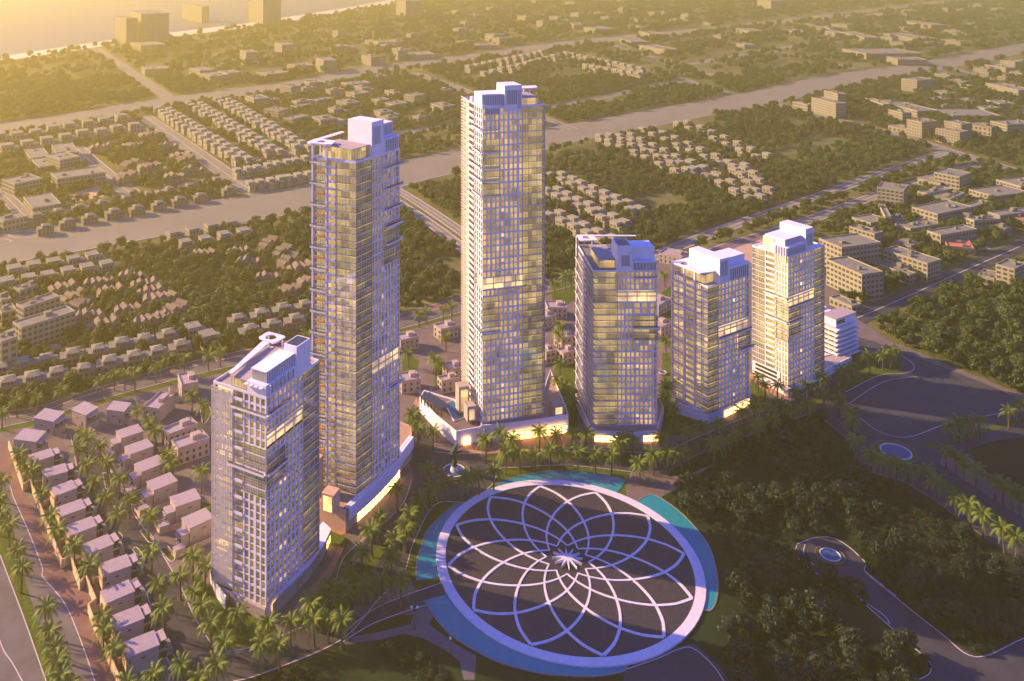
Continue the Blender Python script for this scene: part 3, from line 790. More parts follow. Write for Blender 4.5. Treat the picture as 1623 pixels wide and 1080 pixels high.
    def canopy(s, k, pts, cu, cv, rr, z, h=0.6, posts=()):
        """flat white canopy with a round opening, on thin posts; pts are its u, v corners"""
        F = s.f(k); n = 24
        # ring of quads between the round hole and the outline
        O, I = [], []
        for i in range(n):
            a = 2 * math.pi * i / n; dx, dy = math.cos(a), math.sin(a)
            best = 1e9
            for j in range(len(pts)):
                (x0, y0), (x1, y1) = pts[j], pts[(j + 1) % len(pts)]
                ex, ey = x1 - x0, y1 - y0; den = dx * ey - dy * ex
                if abs(den) < 1e-9: continue
                t = ((x0 - cu) * ey - (y0 - cv) * ex) / den; w = ((x0 - cu) * dy - (y0 - cv) * dx) / den
                if t > 0 and -1e-6 <= w <= 1 + 1e-6: best = min(best, t)
            O.append((cu + dx * best, cv + dy * best)); I.append((cu + dx * rr, cv + dy * rr))
        q = M(); V = []
        for zz in (z, z + h):
            V += [F(u, v, zz) for u, v in O] + [F(u, v, zz) for u, v in I]
        Fs = []
        for i in range(n):
            j = (i + 1) % n
            Fs += [(i, j, n + j, n + i), (2 * n + i, 3 * n + i, 3 * n + j, 2 * n + j), (i, 2 * n + i, 2 * n + j, j), (n + i, n + j, 3 * n + j, 3 * n + i)]
        q.add(V, Fs); q.build('roof_canopy', WHITE, s.t)
        for (u, v) in posts:
            q = M(); q.box(F, u - .3, u + .3, v - .3, v + .3, s.top, z); q.build('canopy_post', WHITE, s.t)
    def parapet(s, poly, z0, z1, th=.35, name='parapet', m=None):
        I = s.inset(th, poly); O = s.inset(-.05, poly)
        q = M(); q.ribbon(O + [O[0]], I + [I[0]], z0, z1); q.build(name, m or WHITE, s.t, fix=False)
    def deck(s, poly, z, m=None, name='roof_deck'):
        q = M(); q.prism(poly, z - .3, z); q.build(name, m or ROOFDECK, s.t)
    def done(s):
        s.wall.build('facade_wall', WHITE, s.t) if s.wall.f else None
        s.slabs.build('balcony_slab', SLABM, s.t, stuff=True) if s.slabs.f else None
        s.mull.build('mullion', MULL, s.t, stuff=True) if s.mull.f else None
        s.rail.build('balcony_rail', WHITE, s.t, stuff=True) if s.rail.f else None
        if s.glass.f:
            # the glass panes: the first ones singly
            o = s.glass.build('glass_pane', GLASS, s.t, stuff=True, fix=False)
        ws = sorted(s.wins, key=lambda w: -w[0])
        cache = {}
        rest = M(); rt = rootloc(s.t)
        for i, (a, k, u, v, z, w, h) in enumerate(ws):
            F = s.f(k)
            if i < 290:
                key = (k, round(w, 2), round(h, 2))
                if key not in cache:
                    q = M(); d, n = s.fr[k][1], s.fr[k][2]
                    g = lambda a_, b_, c_: (d.x * a_ + n.x * b_, d.y * a_ + n.y * b_, c_)
                    q.box(g, 0, w, 0, .06, 0, h)
                    if w > 2.2:
                        for j in range(1, int(w / 1.1)): q.box(g, j * w / int(w / 1.1) - .04, j * w / int(w / 1.1) + .04, -.06, 0, 0, h, 1)
                    else:
                        q.box(g, .0, w, -.05, 0, h * .34 - .04, h * .34 + .04, 1)
                    cache[key] = q.mesh('window', [GLASSB, MULL])
                link('window', cache[key], s.t, loc=Vector(F(u, v, z)) - rt)
            else:
                rest.box(F, u, u + w, v, v + .06, z, z + h)
                rest.box(F, u, u + w, v - .05, v, z + h * .34 - .04, z + h * .34 + .04, 1)
        if rest.f: rest.build('window_row', [GLASSB, MULL], s.t, stuff=True)

PAVB_W = mat('sky_garden_render', (0.40, 0.32, 0.24), 0.8, 0.06, 0.5)

def podium(t, pts, z0, z1, m=WHITE, name='podium', roof=TERRACE, par=1.0):
    """solid podium with a parapet round its roof; pts are ground points"""
    P = [Vector(p[:2]) for p in pts]
    ar = sum(P[i].x * P[(i + 1) % len(P)].y - P[(i + 1) % len(P)].x * P[i].y for i in range(len(P)))
    if ar < 0: P.reverse()
    q = M(); q.prism(P, z0, z1); o = q.build(name, [m], t)
    I = offset(P + [P[0]], .5)
    I = []
    n = len(P)
    for i in range(n):
        a, b, c = P[i - 1], P[i], P[(i + 1) % n]
        d1 = (b - a).normalized(); d2 = (c - b).normalized()
        nn = (Vector((-d1.y, d1.x)) + Vector((-d2.y, d2.x))).normalized(); cs = max(.4, nn.dot(Vector((-d1.y, d1.x))))
        I.append(b + nn * .5 / cs)
    q = M(); q.prism(I, z1, z1 + .06); q.build('terrace_floor', roof, t)
    q = M(); q.ribbon(P + [P[0]], I + [I[0]], z1, z1 + par); q.build('podium_parapet', m, t, fix=False)
    EXCL.append([tuple(p) for p in P])
    return o

def shopfront(t, A, B, z0, z1, n, sag=0.0, name='shop_front'):
    """row of lit shop windows along a ground line A-B that may bow outwards by sag"""
    A, B = Vector(A[:2]), Vector(B[:2]); d = (B - A); nrm = Vector((d.y, -d.x)).normalized()
    pt = lambda u: A + d * u + nrm * sag * 4 * u * (1 - u)
    fr = M()
    for i in range(n):
        a, b = pt(i / n), pt((i + 1) / n); e = (b - a).normalized(); m_ = Vector((-e.y, e.x)); w = (b - a).length
        g = lambda u, v, z: (a.x + e.x * u + m_.x * v, a.y + e.y * u + m_.y * v, z)
        q = M(); q.box(g, .12, w - .12, .05, .12, z0, z1 - .1); q.build('shop_window', UPL, t)
        fr.box(g, -.1, .12, -.1, .3, z0, z1); fr.box(g, 0, w, -.08, .2, z1 - .1, z1 + .15)
        fr.box(g, 0, w, -.03, .1, z0 + (z1 - z0) * .6, z0 + (z1 - z0) * .6 + .12)
    fr.build(name, METAL, t)

# ---- tower A: nearest, by the villas
T = Tower('nearest apartment tower with a perforated screen on its side, beside the rows of villas', (-51.5, 340.2), (-74.6, 353.2), (-34.0, 371.1), 4.2, 3.2, 25)
wl, wr = T.fr['L'][3], T.fr['R'][3]
T.body(inset=1.25)
# window side towards the plaza
g1 = wr * .68
T.grid('R', 0, g1, 0, 14, 9, wide=(3, 4)); T.curtain('R', 0, g1 * .5, 14, 16, 3, tr=2); T.grid('R', g1 * .5, g1, 14, 19, 5)
T.curtain('R', 0, g1 * .5, 16, 18, 3); T.grid('R', 0, g1 * .5, 18, 19, 4)
T.void('R', .3, g1, T.base + 19 * 3.2, T.base + 20.6 * 3.2)
T.grid('R', 0, g1, 21, 25, 9)
T.curtain('R', g1, wr, 0, 25, 3)
# side with balconies
T.curtain('L', .3, wl * .42, 17, 19, 4); T.grid('L', .1, wl * .42, 0, 13, 4)
T.curtain('L', .3, wl * .42, 13, 17, 3); T.grid('L', .1, wl * .42, 19, 25, 4)
T.balcony('L', wl * .42, wl * .62, 0, 25, every=2)
T.ledge('L', 0, wl * .68, T.base + 16 * 3.2, 1.6); T.ledge('R', 0, g1 * .5, T.base + 16 * 3.2, 1.4); T.ledge('R', 0, g1 * .6, T.base + 23.2 * 3.2, 1.6); T.ledge('L', -1.5, wl * .62, T.base + 23.2 * 3.2, 1.7)
# perforated screen, one metre grid, panels missing here and there
Fs = T.f('L'); scr = M(); u0, u1 = wl * .62, wl + .3; pan = M()
for j in range(13):
    u = u0 + (u1 - u0) * j / 12; scr.box(Fs, u - .13, u + .13, -.75, -.6, 6, 83.5)
nz = 86
for i in range(nz + 1):
    z = 6 + (83.5 - 6) * i / nz; scr.box(Fs, u0, u1, -.72, -.62, z - .13, z + .13)
for i in range(nz):
    for j in range(12):
        tri = (i % 14) / 14
        if rnd.random() < .28 + .5 * (tri > abs(j - 6) / 6 + .15) or i % 7 == 0:
            z = 6 + (83.5 - 6) * i / nz; u = u0 + (u1 - u0) * j / 12
            pan.box(Fs, u, u + (u1 - u0) / 12, -.70, -.64, z, z + 77.5 / nz)
scr.box(Fs, u1 - .3, u1, -.75, 1.2, 6, 83.5)
o = scr.build('perforated_screen', mat('screen_panel', (.52, .46, .42), .7, .06), T.t); o['label'] = 'pale perforated screen over the balconies'
pan.build('screen_infill', bpy.data.materials['screen_panel'], o, stuff=True)
zt = T.top
T.deck(T.inset(.3), zt + .1)
T.parapet([T.N, T.R, T.Fc, T.L], zt, zt + 1.0)
# crown
T.box('R', 0, g1, 0.2, 9.5, zt + .1, zt + 5.2, 'attic_block')
for j in range(6):
    q = M(); u = 1.5 + j * 2.6; q.box(T.f('R'), u, u + .35, -.9, .2, zt + 1.2, zt + 5.0); q.build('hood_fin', WHITE, T.t)
T.slats('R', 1.2, g1 * .75, .12, zt + .8, zt + 4.4, 10)
for j in range(4):
    q = M(); u = 1.4 + j * 2.4; q.box(T.f('L'), u, u + 1.6, -1.2, .2, zt + 4.0, zt + 4.35); q.build('window_hood', WHITE, T.t)
    q = M(); q.box(T.f('L'), u + .15, u + 1.45, .1, .19, zt + .2, zt + 4.0); q.build('louvre_panel', LOUVRE, T.t)
q = M(); q.box(T.f('R'), 2.0, g1 * .8, 1.6, 8.5, zt + 5.2, zt + 9.2); q.build('plant_room', LOUVRE, T.t)
T.box('R', 1.7, g1 * .82, 1.3, 8.8, zt + 9.2, zt + 9.6, 'plant_roof', mat('white_roof_membrane', (.72, .74, .74), .6, .04))
T.slats('R', 2.0, g1 * .8, 1.5, zt + 5.3, zt + 9.1, 16, d=.12); 
T.box('R', g1 * .82, wr * .82, .1, 6.5, zt, zt + 12.4, 'stair_tower')
q = M(); q.box(T.f('R'), g1 * .85, wr * .80, .7, 6.0, zt + 12.4, zt + 12.5); q.build('roof_well', METAL, T.t)
T.penthouse('L', 9.6, 17.8, 0.8, 30, zt + .1, zt + 5.0)
T.canopy('L', [(18, 28.5), (27.4, 29.5), (27.4, 36.4), (17.5, 36.4)], 22.8, 32.6, 2.5, zt + 6.0, .6, posts=[(19, 35.5), (26.4, 35.5)])
q = M(); F_ = T.f('L'); q.prism([F_(u, v, 0)[:2] for u, v in ((16.4, -.4), (18.2, -.4), (24, 28.4), (20.6, 28.4))], zt + 6.0, zt + 6.5); q.build('canopy_strip', WHITE, T.t)
T.done()
c0 = G(422, 986); c1 = G(438, 944)
A = [G(428, 974), G(455, 950), G(490, 915), G(515, 880), G(525, 858), G(512, 846), G(498, 862), G(470, 915), G(430, 955)]
q = M(); q.prism([p[:2] for p in A], 4.6, 5.4); q.build('curved_canopy', WHITE, T.t)
q = M(); q.prism([Vector(p[:2]) * .995 for p in [G(432, 971), G(456, 949), G(488, 914), G(512, 880), G(521, 860), G(505, 870), G(470, 925)]], 0, 4.6); q.build('podium', mat('podium_stone', (.34, .27, .24), .8), T.t)
shopfront(T.t, G(434, 972), G(524, 859), .2, 3.4, 16, sag=2.6)
q = M(); q.prism([(p.x, p.y) for p in (G(345, 935), G(372, 962), G(420, 985), G(422, 975), G(380, 945))], 0, 4.2); q.build('entrance_block', bpy.data.materials['podium_stone'], T.t)
q = M(); q.prism([p for p in T.inset(.3)], 0, 4.2); q.build('ground_storey', WHITE, T.t)
for j in range(4):
    q = M(); q.box(T.f('L'), 1.2 + j * 2.0, 2.8 + j * 2.0, -.02, .25, .5, 3.8); q.build('entrance_window', UPL, T.t)
W_ = [G(333, 905), G(335, 925), G(343, 945), G(352, 958), G(358, 966)]
q = M(); q.ribbon(offset(W_, .25), offset(W_, -.25), 0, 5); q.build('garden_screen_wall', WHITE, T.t, fix=False)

# ---- tower B: tall, behind the nearest one
N, Lp, Rp = Vector((-20.1, 401.8)), Vector((-40.6, 410.6)), Vector((-.2, 428.9))
T = Tower('tall apartment tower with the pink terrace roof and glazed corner, behind the nearest tower', N, Lp, Rp, 9.0, 3.28, 46, far=(-18, 440))
wl, wr = T.fr['L'][3], T.fr['R'][3]; g0 = wr * .35
T.body(inset=1.25)
vf = 15
T.curtain('R', 0, g0, 0, 46, 3, tr=2)
T.grid('R', g0, wr, 0, vf, 9, wide=(3,)); T.grid('R', g0, wr, vf + 2, 30, 9, wide=(3,)); T.void('R', g0, wr, T.base + vf * 3.28 + .4, T.base + (vf + 2) * 3.28 - .3, 1.05)
T.grid('R', g0, wr * .62, 30, 46, 4); 
T.grid('R', wr * .62, wr * .99, 36, 46, 4); T.curtain('R', wr * .62, wr * .99, 30, 36, 3)
for z in (33, 35.5, 38, 41, 44): T.ledge('R', wr * .62 if z != 44 else wr * .55, wr * 1.02, T.base + z * 3.28, 2.0)
T.ledge('R', wr * .7, wr * 1.03, T.base + 12 * 3.28, 2.2)
# balcony side
T.curtain('L', 0, wl * .46, 0, 46, 2, tr=2)
T.balcony('L', wl * .46, wl * .66, 0, 46, every=1, out=.7)
T.curtain('L', wl * .68, wl * .96, 0, 46, 2, tr=3)
for i in range(0, 46, 3): T.ledge('L', wl * .66, wl * 1.04, T.base + i * 3.28 + 2, 1.3, .4)
col = M()
for u in (wl * .67, wl * .99): col.box(T.f('L'), u - .45, u + .45, -.9, .1, T.base, T.top + 7)
col.build('corner_column', WHITE, T.t)
for i in range(2, 46, 3):
    q = M(); q.box(T.f('L'), wl * .72, wl * .92, -1.2, -.2, T.base + i * 3.28 + .5, T.base + i * 3.28 + 1.5); q.build('planter_box', mat('terracotta_planter', (.55, .26, .10), .8) if i == 2 else bpy.data.materials['terracotta_planter'], T.t)
zt = T.top
T.deck(T.inset(.3), zt + .1, ROOFDECK); T.parapet([T.N, T.R, T.Fc, T.L], zt, zt + 1.0)
T.penthouse('R', -.2, g0 * 1.0, 2.0, 20, zt + .1, zt + 6.2)
T.box('R', g0, wr * .62, .1, 14.5, zt, zt + 16.6, 'core_block')
T.slats('R', g0 + 1.0, g0 + 6.4, .0, zt + 6, zt + 14, 6)
T.box('R', wr * .62, wr * .93, 2.5, 12, zt, zt + 13.8, 'plant_room'); T.box('R', wr * .62, wr * .98, 0.1, 3.5, zt, zt + 7.2, 'attic_block')
T.slats('R', wr * .66, wr * .95, 0.0, zt + .4, zt + 6.4, 7)
T.slats('R', wr * .63, wr * .92, 2.45, zt + 8, zt + 13.2, 9, d=.1)
for j in range(4):
    q = M(); u = wr * .66 + j * 2.5; q.box(T.f('R'), u, u + 1.5, -1.0, .1, zt + 6.6, zt + 6.9); q.build('window_hood', WHITE, T.t)
T.canopy('L', [(wl * .55, -1.2), (wl * 1.12, -1.2), (wl * 1.12, 7.5), (wl * .62, 7.5)], wl * .86, 3.2, 2.3, zt + 7, .6, posts=[(wl * 1.0, 0.2), (wl * .99, 7)])
q = M(); F_ = T.f('L'); q.prism([F_(u, v, 0)[:2] for u, v in ((wl * .98, 7.6), (wl * 1.1, 7.6), (wl * .96, 27), (wl * .88, 27))], zt + 7, zt + 7.5); q.build('canopy_strip', WHITE, T.t)
T.done()
pm = mat('pink_podium_stone', (.50, .32, .24), .85, .1, .8)
podium(T.t, [G(548, 845), G(575, 818), G(600, 795), G(625, 767), G(637, 745), G(653, 727), G(652, 706), G(636, 700), G(600, 690), G(520, 700), G(480, 740), G(460, 790), G(500, 828)], 0, 9.0, pm, roof=TERRACE, par=1.2)
q = M(); Apt = [G(549, 842), G(575, 817), G(600, 794), G(625, 766), G(636, 746), G(652, 724)]
q.ribbon(offset(Apt, 1.3), offset(Apt, .1), 4.6, 10.4); q.ribbon(offset(Apt, -1.3), offset(Apt, -.1), 4.6, 10.4)
q.build('curved_fascia', WHITE, T.t, fix=False)
shopfront(T.t, G(566, 829), G(634, 757), .3, 4.2, 14, sag=1.0)
for (px_, py_, w, h) in ((524, 808, 6, 8.5), (500, 780, 5, 16)):
    c = G(px_, py_, 9); q = M(); q.box(lambda u, v, z: (c.x + .92 * u + .39 * v, c.y - .39 * u + .92 * v, z), -w / 2, w / 2, -3, 3, 9, 9 + h); q.build('annex_block', pm, T.t)
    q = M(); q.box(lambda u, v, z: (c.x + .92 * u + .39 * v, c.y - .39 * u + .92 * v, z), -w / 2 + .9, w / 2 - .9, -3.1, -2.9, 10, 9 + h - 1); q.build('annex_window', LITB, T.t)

# ---- tower C: the tallest
T = Tower('tallest apartment tower with a yellow lit side and a swimming pool at its foot', (43.1, 464.1), (35.1, 493.8), (77.4, 473.3), 8.0, 3.30, 50)
wl, wr = T.fr['L'][3], T.fr['R'][3]; g1 = wr * .64
T.body(inset=1.25)
vf = 21
T.grid('R', 0, g1, 0, 13, 9, wide=(4,)); T.grid('R', g1 * .4, g1, 13, vf, 5); T.curtain('R', 0, g1 * .4, 13, vf - 1, 2); T.grid('R', 0, g1 * .4, vf - 1, vf, 4)
T.void('R', .2, g1 * 1.1, T.base + vf * 3.3 + .5, T.base + (vf + 2) * 3.3 - .2, 1.05)
T.grid('R', 0, g1, vf + 2, 36, 9, wide=(4,)); T.curtain('R', 0, g1 * .42, 36, 45, 2); T.grid('R', g1 * .42, g1, 36, 50, 5); T.grid('R', 0, g1 * .42, 45, 50, 4)
T.curtain('R', g1, g1 + wr * .1, 0, 50, 1, sub=2); T.curtain('R', g1 + wr * .1, wr, 0, 50, 2)
for z in (14.4, 36, 38.5, 40.5, 43, 46.6): T.ledge('R', -.8, g1 * .43, T.base + z * 3.3, 1.5); T.ledge('L', 0, wl * .40, T.base + z * 3.3, 1.5)
T.grid('L', .1, wl * .38, 0, vf, 4); T.grid('L', .1, wl * .38, vf + 2, 50, 4)
T.balcony('L', wl * .38, wl * .68, 0, 50, every=1, out=.6)
Fs = T.f('L'); scr = M()
for i in range(0, 101): scr.box(Fs, wl * .70, wl * 1.02, -.9, -.75, 10 + i * 1.64, 10.5 + i * 1.64)
for j in range(6): u = wl * (.70 + .064 * j); scr.box(Fs, u - .09, u + .09, -.95, -.8, 10, 174.5)
scr.build('louvred_screen', bpy.data.materials['screen_panel'], T.t, stuff=True)
zt = T.top
T.deck(T.inset(.3), zt + .1); T.parapet([T.N, T.R, T.Fc, T.L], zt, zt + .9)
q = M(); q.box(T.f('R'), -.15, g1 * .42, -.15, .5, zt, zt + 1.5); q.build('parapet', WHITE, T.t)
T.box('R', .2, g1 * .62, 1.2, 13, zt, zt + 7.2, 'plant_room'); T.slats('R', 1.0, g1 * .6, 1.1, zt + 1.2, zt + 6.6, 12, d=.1)
T.box('R', g1 * .55, g1 * .98, -.1, 11.5, zt - 2, zt + 11.6, 'core_block'); T.slats('R', g1 * .6, g1 * .86, -.15, zt + 1.5, zt + 9, 5)
T.slats('R', g1 * .88, g1 * .95, -.15, zt - 1, zt + 9, 2)
T.slats('R', 1.5, g1 * .42, -.02, zt - 3.1, zt - .2, 8)
T.penthouse('R', g1, wr * .90, 1.5, 18, zt + .1, zt + 4.6)
T.canopy('R', [(g1 * 1.0, 20), (wr * 1.12, 19), (wr * 1.2, 27), (g1 * 1.02, 28)], g1 * 1.28, 23.6, 2.5, zt + 5.6, .7, posts=[(wr * 1.0, 20), (wr * .98, 27)])
for j in range(3): 
    q = M(); q.box(T.f('L'), wl * .5 + j * 1.3, wl * .5 + j * 1.3 + .5, -.3, 1.5, zt + .8, zt + 3.6); q.build('roof_pier', WHITE, T.t)
T.done()
podium(T.t, [G(762, 702), G(800, 699), G(850, 692), G(901, 684), G(898, 672), G(872, 610), G(862, 640), G(740, 640), G(735, 672), G(763, 690)], 0, 8.0, WHITE, roof=TERRACE, par=1.0)
shopfront(T.t, G(805, 700), G(899, 687), .3, 4.6, 11, sag=.4)
podium(T.t, [G(723, 708), G(763, 700), G(763, 690), G(735, 672), G(720, 655), G(672, 640), G(665, 652), G(690, 680)], 0, 7.0, WHITE, roof=PAVB, par=.8)
q = M(); q.prism([(p.x, p.y) for p in (G(706, 640, 7.2), G(722, 634, 7.2), G(741, 660, 7.2), G(720, 668, 7.2))], 7.1, 7.25); q.build('pool_water', POOLB, T.t)
P_ = [G(706, 640, 7.2), G(722, 634, 7.2), G(741, 660, 7.2), G(720, 668, 7.2)]
q = M(); q.ribbon(offset(P_ + [P_[0]], .5), offset(P_ + [P_[0]], -.1), 7.05, 7.5); q.build('pool_coping', RINGM, T.t, fix=False)
q = M(); a, b = G(667, 628, 11), G(700, 650, 11); e = (b - a).normalized(); w = (b - a).length
gf = lambda u, v, z: (a.x + e.x * u - e.y * v, a.y + e.y * u + e.x * v, z)
q.box(gf, 0, w, -.5, 6, 11, 11.5); q.build('pergola_roof', METAL, T.t)
for j in range(7):
    q = M(); q.box(gf, j * w / 6.3, j * w / 6.3 + .5, 0, .5, 7, 11); q.build('pergola_column', METAL, T.t)
q = M(); q.box(lambda u, v, z: (G(740, 706).x + .966 * u, G(740, 706).y + .26 * u - .3 + v, z), -2, 2, -.3, .0, .5, 4); q.build('lit_door', UPL, T.t)
for (px_, py_, w, h) in ((733, 650, 6, 14), (745, 664, 5, 8), (882, 655, 6, 6)):
    c = G(px_, py_, 8); q = M(); q.box(lambda u, v, z: (c.x + .966 * u - .26 * v, c.y + .26 * u + .966 * v, z), -w / 2, w / 2, -3, 3, 8, 8 + h); q.build('annex_block', VILLAW, T.t)
    q = M(); q.box(lambda u, v, z: (c.x + .966 * u - .26 * v, c.y + .26 * u + .966 * v, z), -w / 2 + 1, w / 2 - 1, -3.1, -2.9, 9, 8 + h - 1.5); q.build('annex_window', LIT, T.t)

# ---- tower D: blue, bowed, with the round hole in its roof corner
T = Tower('blue shaded tower with a broad glass corner and balconies down its far side, fourth along', (101.8, 467.1), (101.8, 506.7), (135.8, 467.6), 5.0, 3.25, 25)
wl, wr = T.fr['L'][3], T.fr['R'][3]; g0 = wr * .38
T.body(inset=1.25)
T.curtain('R', 0, g0, 0, 25, 3, sub=4)
T.grid('R', g0, wr, 0, 14, 9, wide=(4,)); T.grid('R', g0, wr * .62, 14, 20, 4); T.curtain('R', wr * .62, wr, 14, 18, 3, proud=.8); T.grid('R', wr * .62, wr, 18, 20, 3)
T.void('R', g0, wr, T.base + 20 * 3.25 + .3, T.base + 21.6 * 3.25, 1.05, LIT)
T.grid('R', g0, wr, 22, 25, 9)
T.ledge('R', wr * .64, wr * 1.04, T.base + 16 * 3.25, 1.8); T.ledge('R', wr * .62, wr, T.base + 24 * 3.25, 1.0)
T.curtain('L', 0, wl * .35, 0, 25, 3, sub=4); T.balcony('L', wl * .35, wl * .6, 0, 25, out=.8); T.curtain('L', wl * .62, wl * .98, 0, 25, 3)
for i in range(1, 25, 2): T.ledge('L', wl * .75, wl * 1.02, T.base + i * 3.25, 1.6, .3)
q = M(); q.box(T.f('L'), wl * .97, wl * 1.0, -1.2, -.5, T.base, T.top + 6); q.build('corner_column', WHITE, T.t)
zt = T.top
T.deck(T.inset(.3), zt + .1, mat('dark_roof_tile', (.16, .15, .17), .8)); T.parapet([T.N, T.R, T.Fc, T.L], zt, zt + .8)
T.penthouse('R', 4.5, g0 * 1.0, 4, 26, zt + .1, zt + 5.2)
T.box('R', g0, g0 + 8, 0.1, 12, zt, zt + 13.5, 'core_block'); T.slats('R', g0 + 2, g0 + 6.6, 0.02, zt + 3, zt + 8.6, 3)
q = M(); q.box(T.f('R'), g0 + .8, g0 + 7.2, 1, 11, zt + 13.5, zt + 13.6); q.build('roof_well', METAL, T.t)
T.box('R', g0 + 8, wr, 4.5, 15, zt, zt + 11.5, 'plant_room'); T.box('R', g0 + 8, wr, 0.1, 4.5, zt, zt + 5.2, 'attic_block'); T.slats('R', g0 + 8.5, wr - .5, 0.02, zt + .4, zt + 4.8, 7)
T.canopy('L', [(wl * .76, -.5), (wl * 1.02, -.5), (wl * 1.02, 9), (wl * .78, 9)], wl * .9, 4.2, 2.4, zt + 5.8, .6, posts=[(wl * .99, 0.2), (wl * .98, 8)])
q = M(); F_ = T.f('L'); q.box(F_, wl * .97, wl * 1.01, 9.02, 33, zt + 5.8, zt + 6.3); q.build('canopy_strip', WHITE, T.t)
T.done()
podium(T.t, [G(912, 640), G(935, 692), G(945, 700), G(1000, 703), G(1042, 699), G(1052, 660), G(1040, 640), G(960, 625)], 0, 5.0, WHITE, roof=TERRACE, par=.5)
shopfront(T.t, G(942, 701), G(1044, 700), .2, 3.6, 12, sag=.8)

# ---- tower E
T = Tower('cream apartment tower with a white solid roof block and open framed corner terrace, fifth along', (166.1, 477.4), (153.5, 498.4), (195.5, 495.1), 5.5, 3.25, 21)
wl, wr = T.fr['L'][3], T.fr['R'][3]; g0 = wr * .24
T.body(inset=1.25, m=LITB)  # brighter room glow stands in for sunlight on the left face
T.curtain('R', 0, g0, 0, 21, 2); T.grid('R', g0, wr, 0, 9, 9, wide=(4,)); T.grid('R', g0, wr * .7, 9, 12, 5); T.curtain('R', wr * .7, wr, 9, 12, 2, proud=.6)
T.void('R', g0, wr, T.base + 12 * 3.25 + .3, T.base + 13.6 * 3.25, 1.05, LIT); T.grid('R', g0, wr, 14, 21, 9, wide=(4,))
T.ledge('R', wr * .72, wr * 1.06, T.base + 9 * 3.25, 1.8); T.ledge('R', g0, wr * 1.02, T.base + 12 * 3.25, 1.2)
T.curtain('L', 0, wl * .34, 0, 21, 2); T.balcony('L', wl * .36, wl * .64, 0, 21, every=1, out=.2); T.curtain('L', wl * .66, wl * .98, 0, 21, 2, tr=2, proud=.2)
q = M()
for u in (wl * .35, wl * .65, wl): q.box(T.f('L'), u - .4, u + .4, -.8, 0, T.base, T.top + 6)
q.build('corner_column', WHITE, T.t)
for i in range(0, 22, 2): T.ledge('L', wl * .34, wl * 1.02, T.base + i * 3.25, .8, .45, glassrail=False)
zt = T.top
T.deck(T.inset(.3), zt + .1); T.parapet([T.N, T.R, T.Fc, T.L], zt, zt + .6)
T.penthouse('L', 4.5, 20, 1.6, 14, zt + .1, zt + 5.6)
T.box('R', wr * .28, wr * .5, .1, 21, zt, zt + 13.5, 'core_block'); T.slats('R', wr * .31, wr * .46, 0.0, zt + 4, zt + 12, 4)
T.box('R', wr * .5, wr * .97, 2.5, 13, zt, zt + 12, 'plant_room'); T.box('R', wr * .5, wr, .1, 2.5, zt, zt + 8, 'attic_block'); T.slats('R', wr * .52, wr * .97, 0.0, zt + .6, zt + 6.6, 9)
T.canopy('L', [(5, -.5), (wl * 1.02, -.8), (wl * 1.02, 20), (3.5, 20), (3, 6)], wl * .8, 3.6, 2.2, zt + 5.9, .6, posts=[(wl * .99, 0), (wl * .99, 10)])
T.done()
podium(T.t, [G(1122, 672), G(1150, 661), G(1190, 640), G(1184, 632), G(1100, 615), G(1068, 640), G(1070, 655)], 0, 5.5, WHITE, roof=ROOFDECK, par=.6)
shopfront(T.t, G(1148, 663), G(1188, 643), .2, 4, 6)

# ---- tower F
T = Tower('gold lit tower with ribbed attic and white boxes on top, beside the low stepped building', (223.1, 508.9), (210.3, 528.4), (253.5, 528.8), 4.0, 3.25, 23)
wl, wr = T.fr['L'][3], T.fr['R'][3]; g1 = wr * .72
T.body(inset=1.25, m=LITB)  # brighter room glow also replaces sun on the left face
T.grid('R', 0, g1, 0, 9, 9, wide=(4,)); T.grid('R', g1 * .45, g1, 9, 14, 5); T.curtain('R', 0, g1 * .45, 9, 14, 2, proud=.3)
T.void('R', .2, g1, T.base + 14 * 3.25 + .3, T.base + 15.6 * 3.25, 1.05, LIT); T.grid('R', 0, g1, 16, 23, 9, wide=(4,))
T.curtain('R', g1, wr, 0, 23, 3); T.ledge('R', -.6, g1 * .5, T.base + 11.5 * 3.25, 1.4); T.ledge('R', 0, g1, T.base + 14 * 3.25, .8)
T.grid('L', .1, wl * .33, 0, 8, 4); T.curtain('L', .1, wl * .33, 8, 13, 2); T.grid('L', .1, wl * .33, 16, 22, 4); T.curtain('L', .1, wl * .33, 13, 16, 1)
T.balcony('L', wl * .34, wl * .62, 0, 23, every=1, out=.3); T.curtain('L', wl * .64, wl, 0, 23, 2, tr=1)
T.ledge('L', 0, wl * .62, T.base + 11.5 * 3.25, 1.3); T.ledge('L', 0, wl * .64, T.base + 15.6 * 3.25, 1.2)
zt = T.top
T.deck(T.inset(.3), zt + .1, WHITE); T.parapet([T.N, T.R, T.Fc, T.L], zt, zt + .7)
T.box('R', .4, g1 * .72, .6, 12, zt, zt + 5.5, 'attic_block'); T.slats('R', .8, g1 * .68, .5, zt + .3, zt + 4.6, 9); 
q = M()
for j in range(5): q.box(T.f('L'), .9 + j * 1.7, 1.4 + j * 1.7, -.5, .7, zt - 3, zt + 5.2)
q.build('attic_fin', WHITE, T.t)
T.box('R', 1.5, g1 * .66, 3, 16, zt + 5.5, zt + 9.2, 'plant_room'); T.slats('R', 1.6, g1 * .64, 2.95, zt + 5.7, zt + 9, 12, d=.1)
T.box('R', g1 * .68, g1 * .98, 0.3, 17, zt, zt + 13.2, 'core_block'); T.slats('R', g1 * .72, g1 * .92, .2, zt + 3, zt + 10, 4)
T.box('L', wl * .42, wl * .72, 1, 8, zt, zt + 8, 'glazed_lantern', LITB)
T.done()
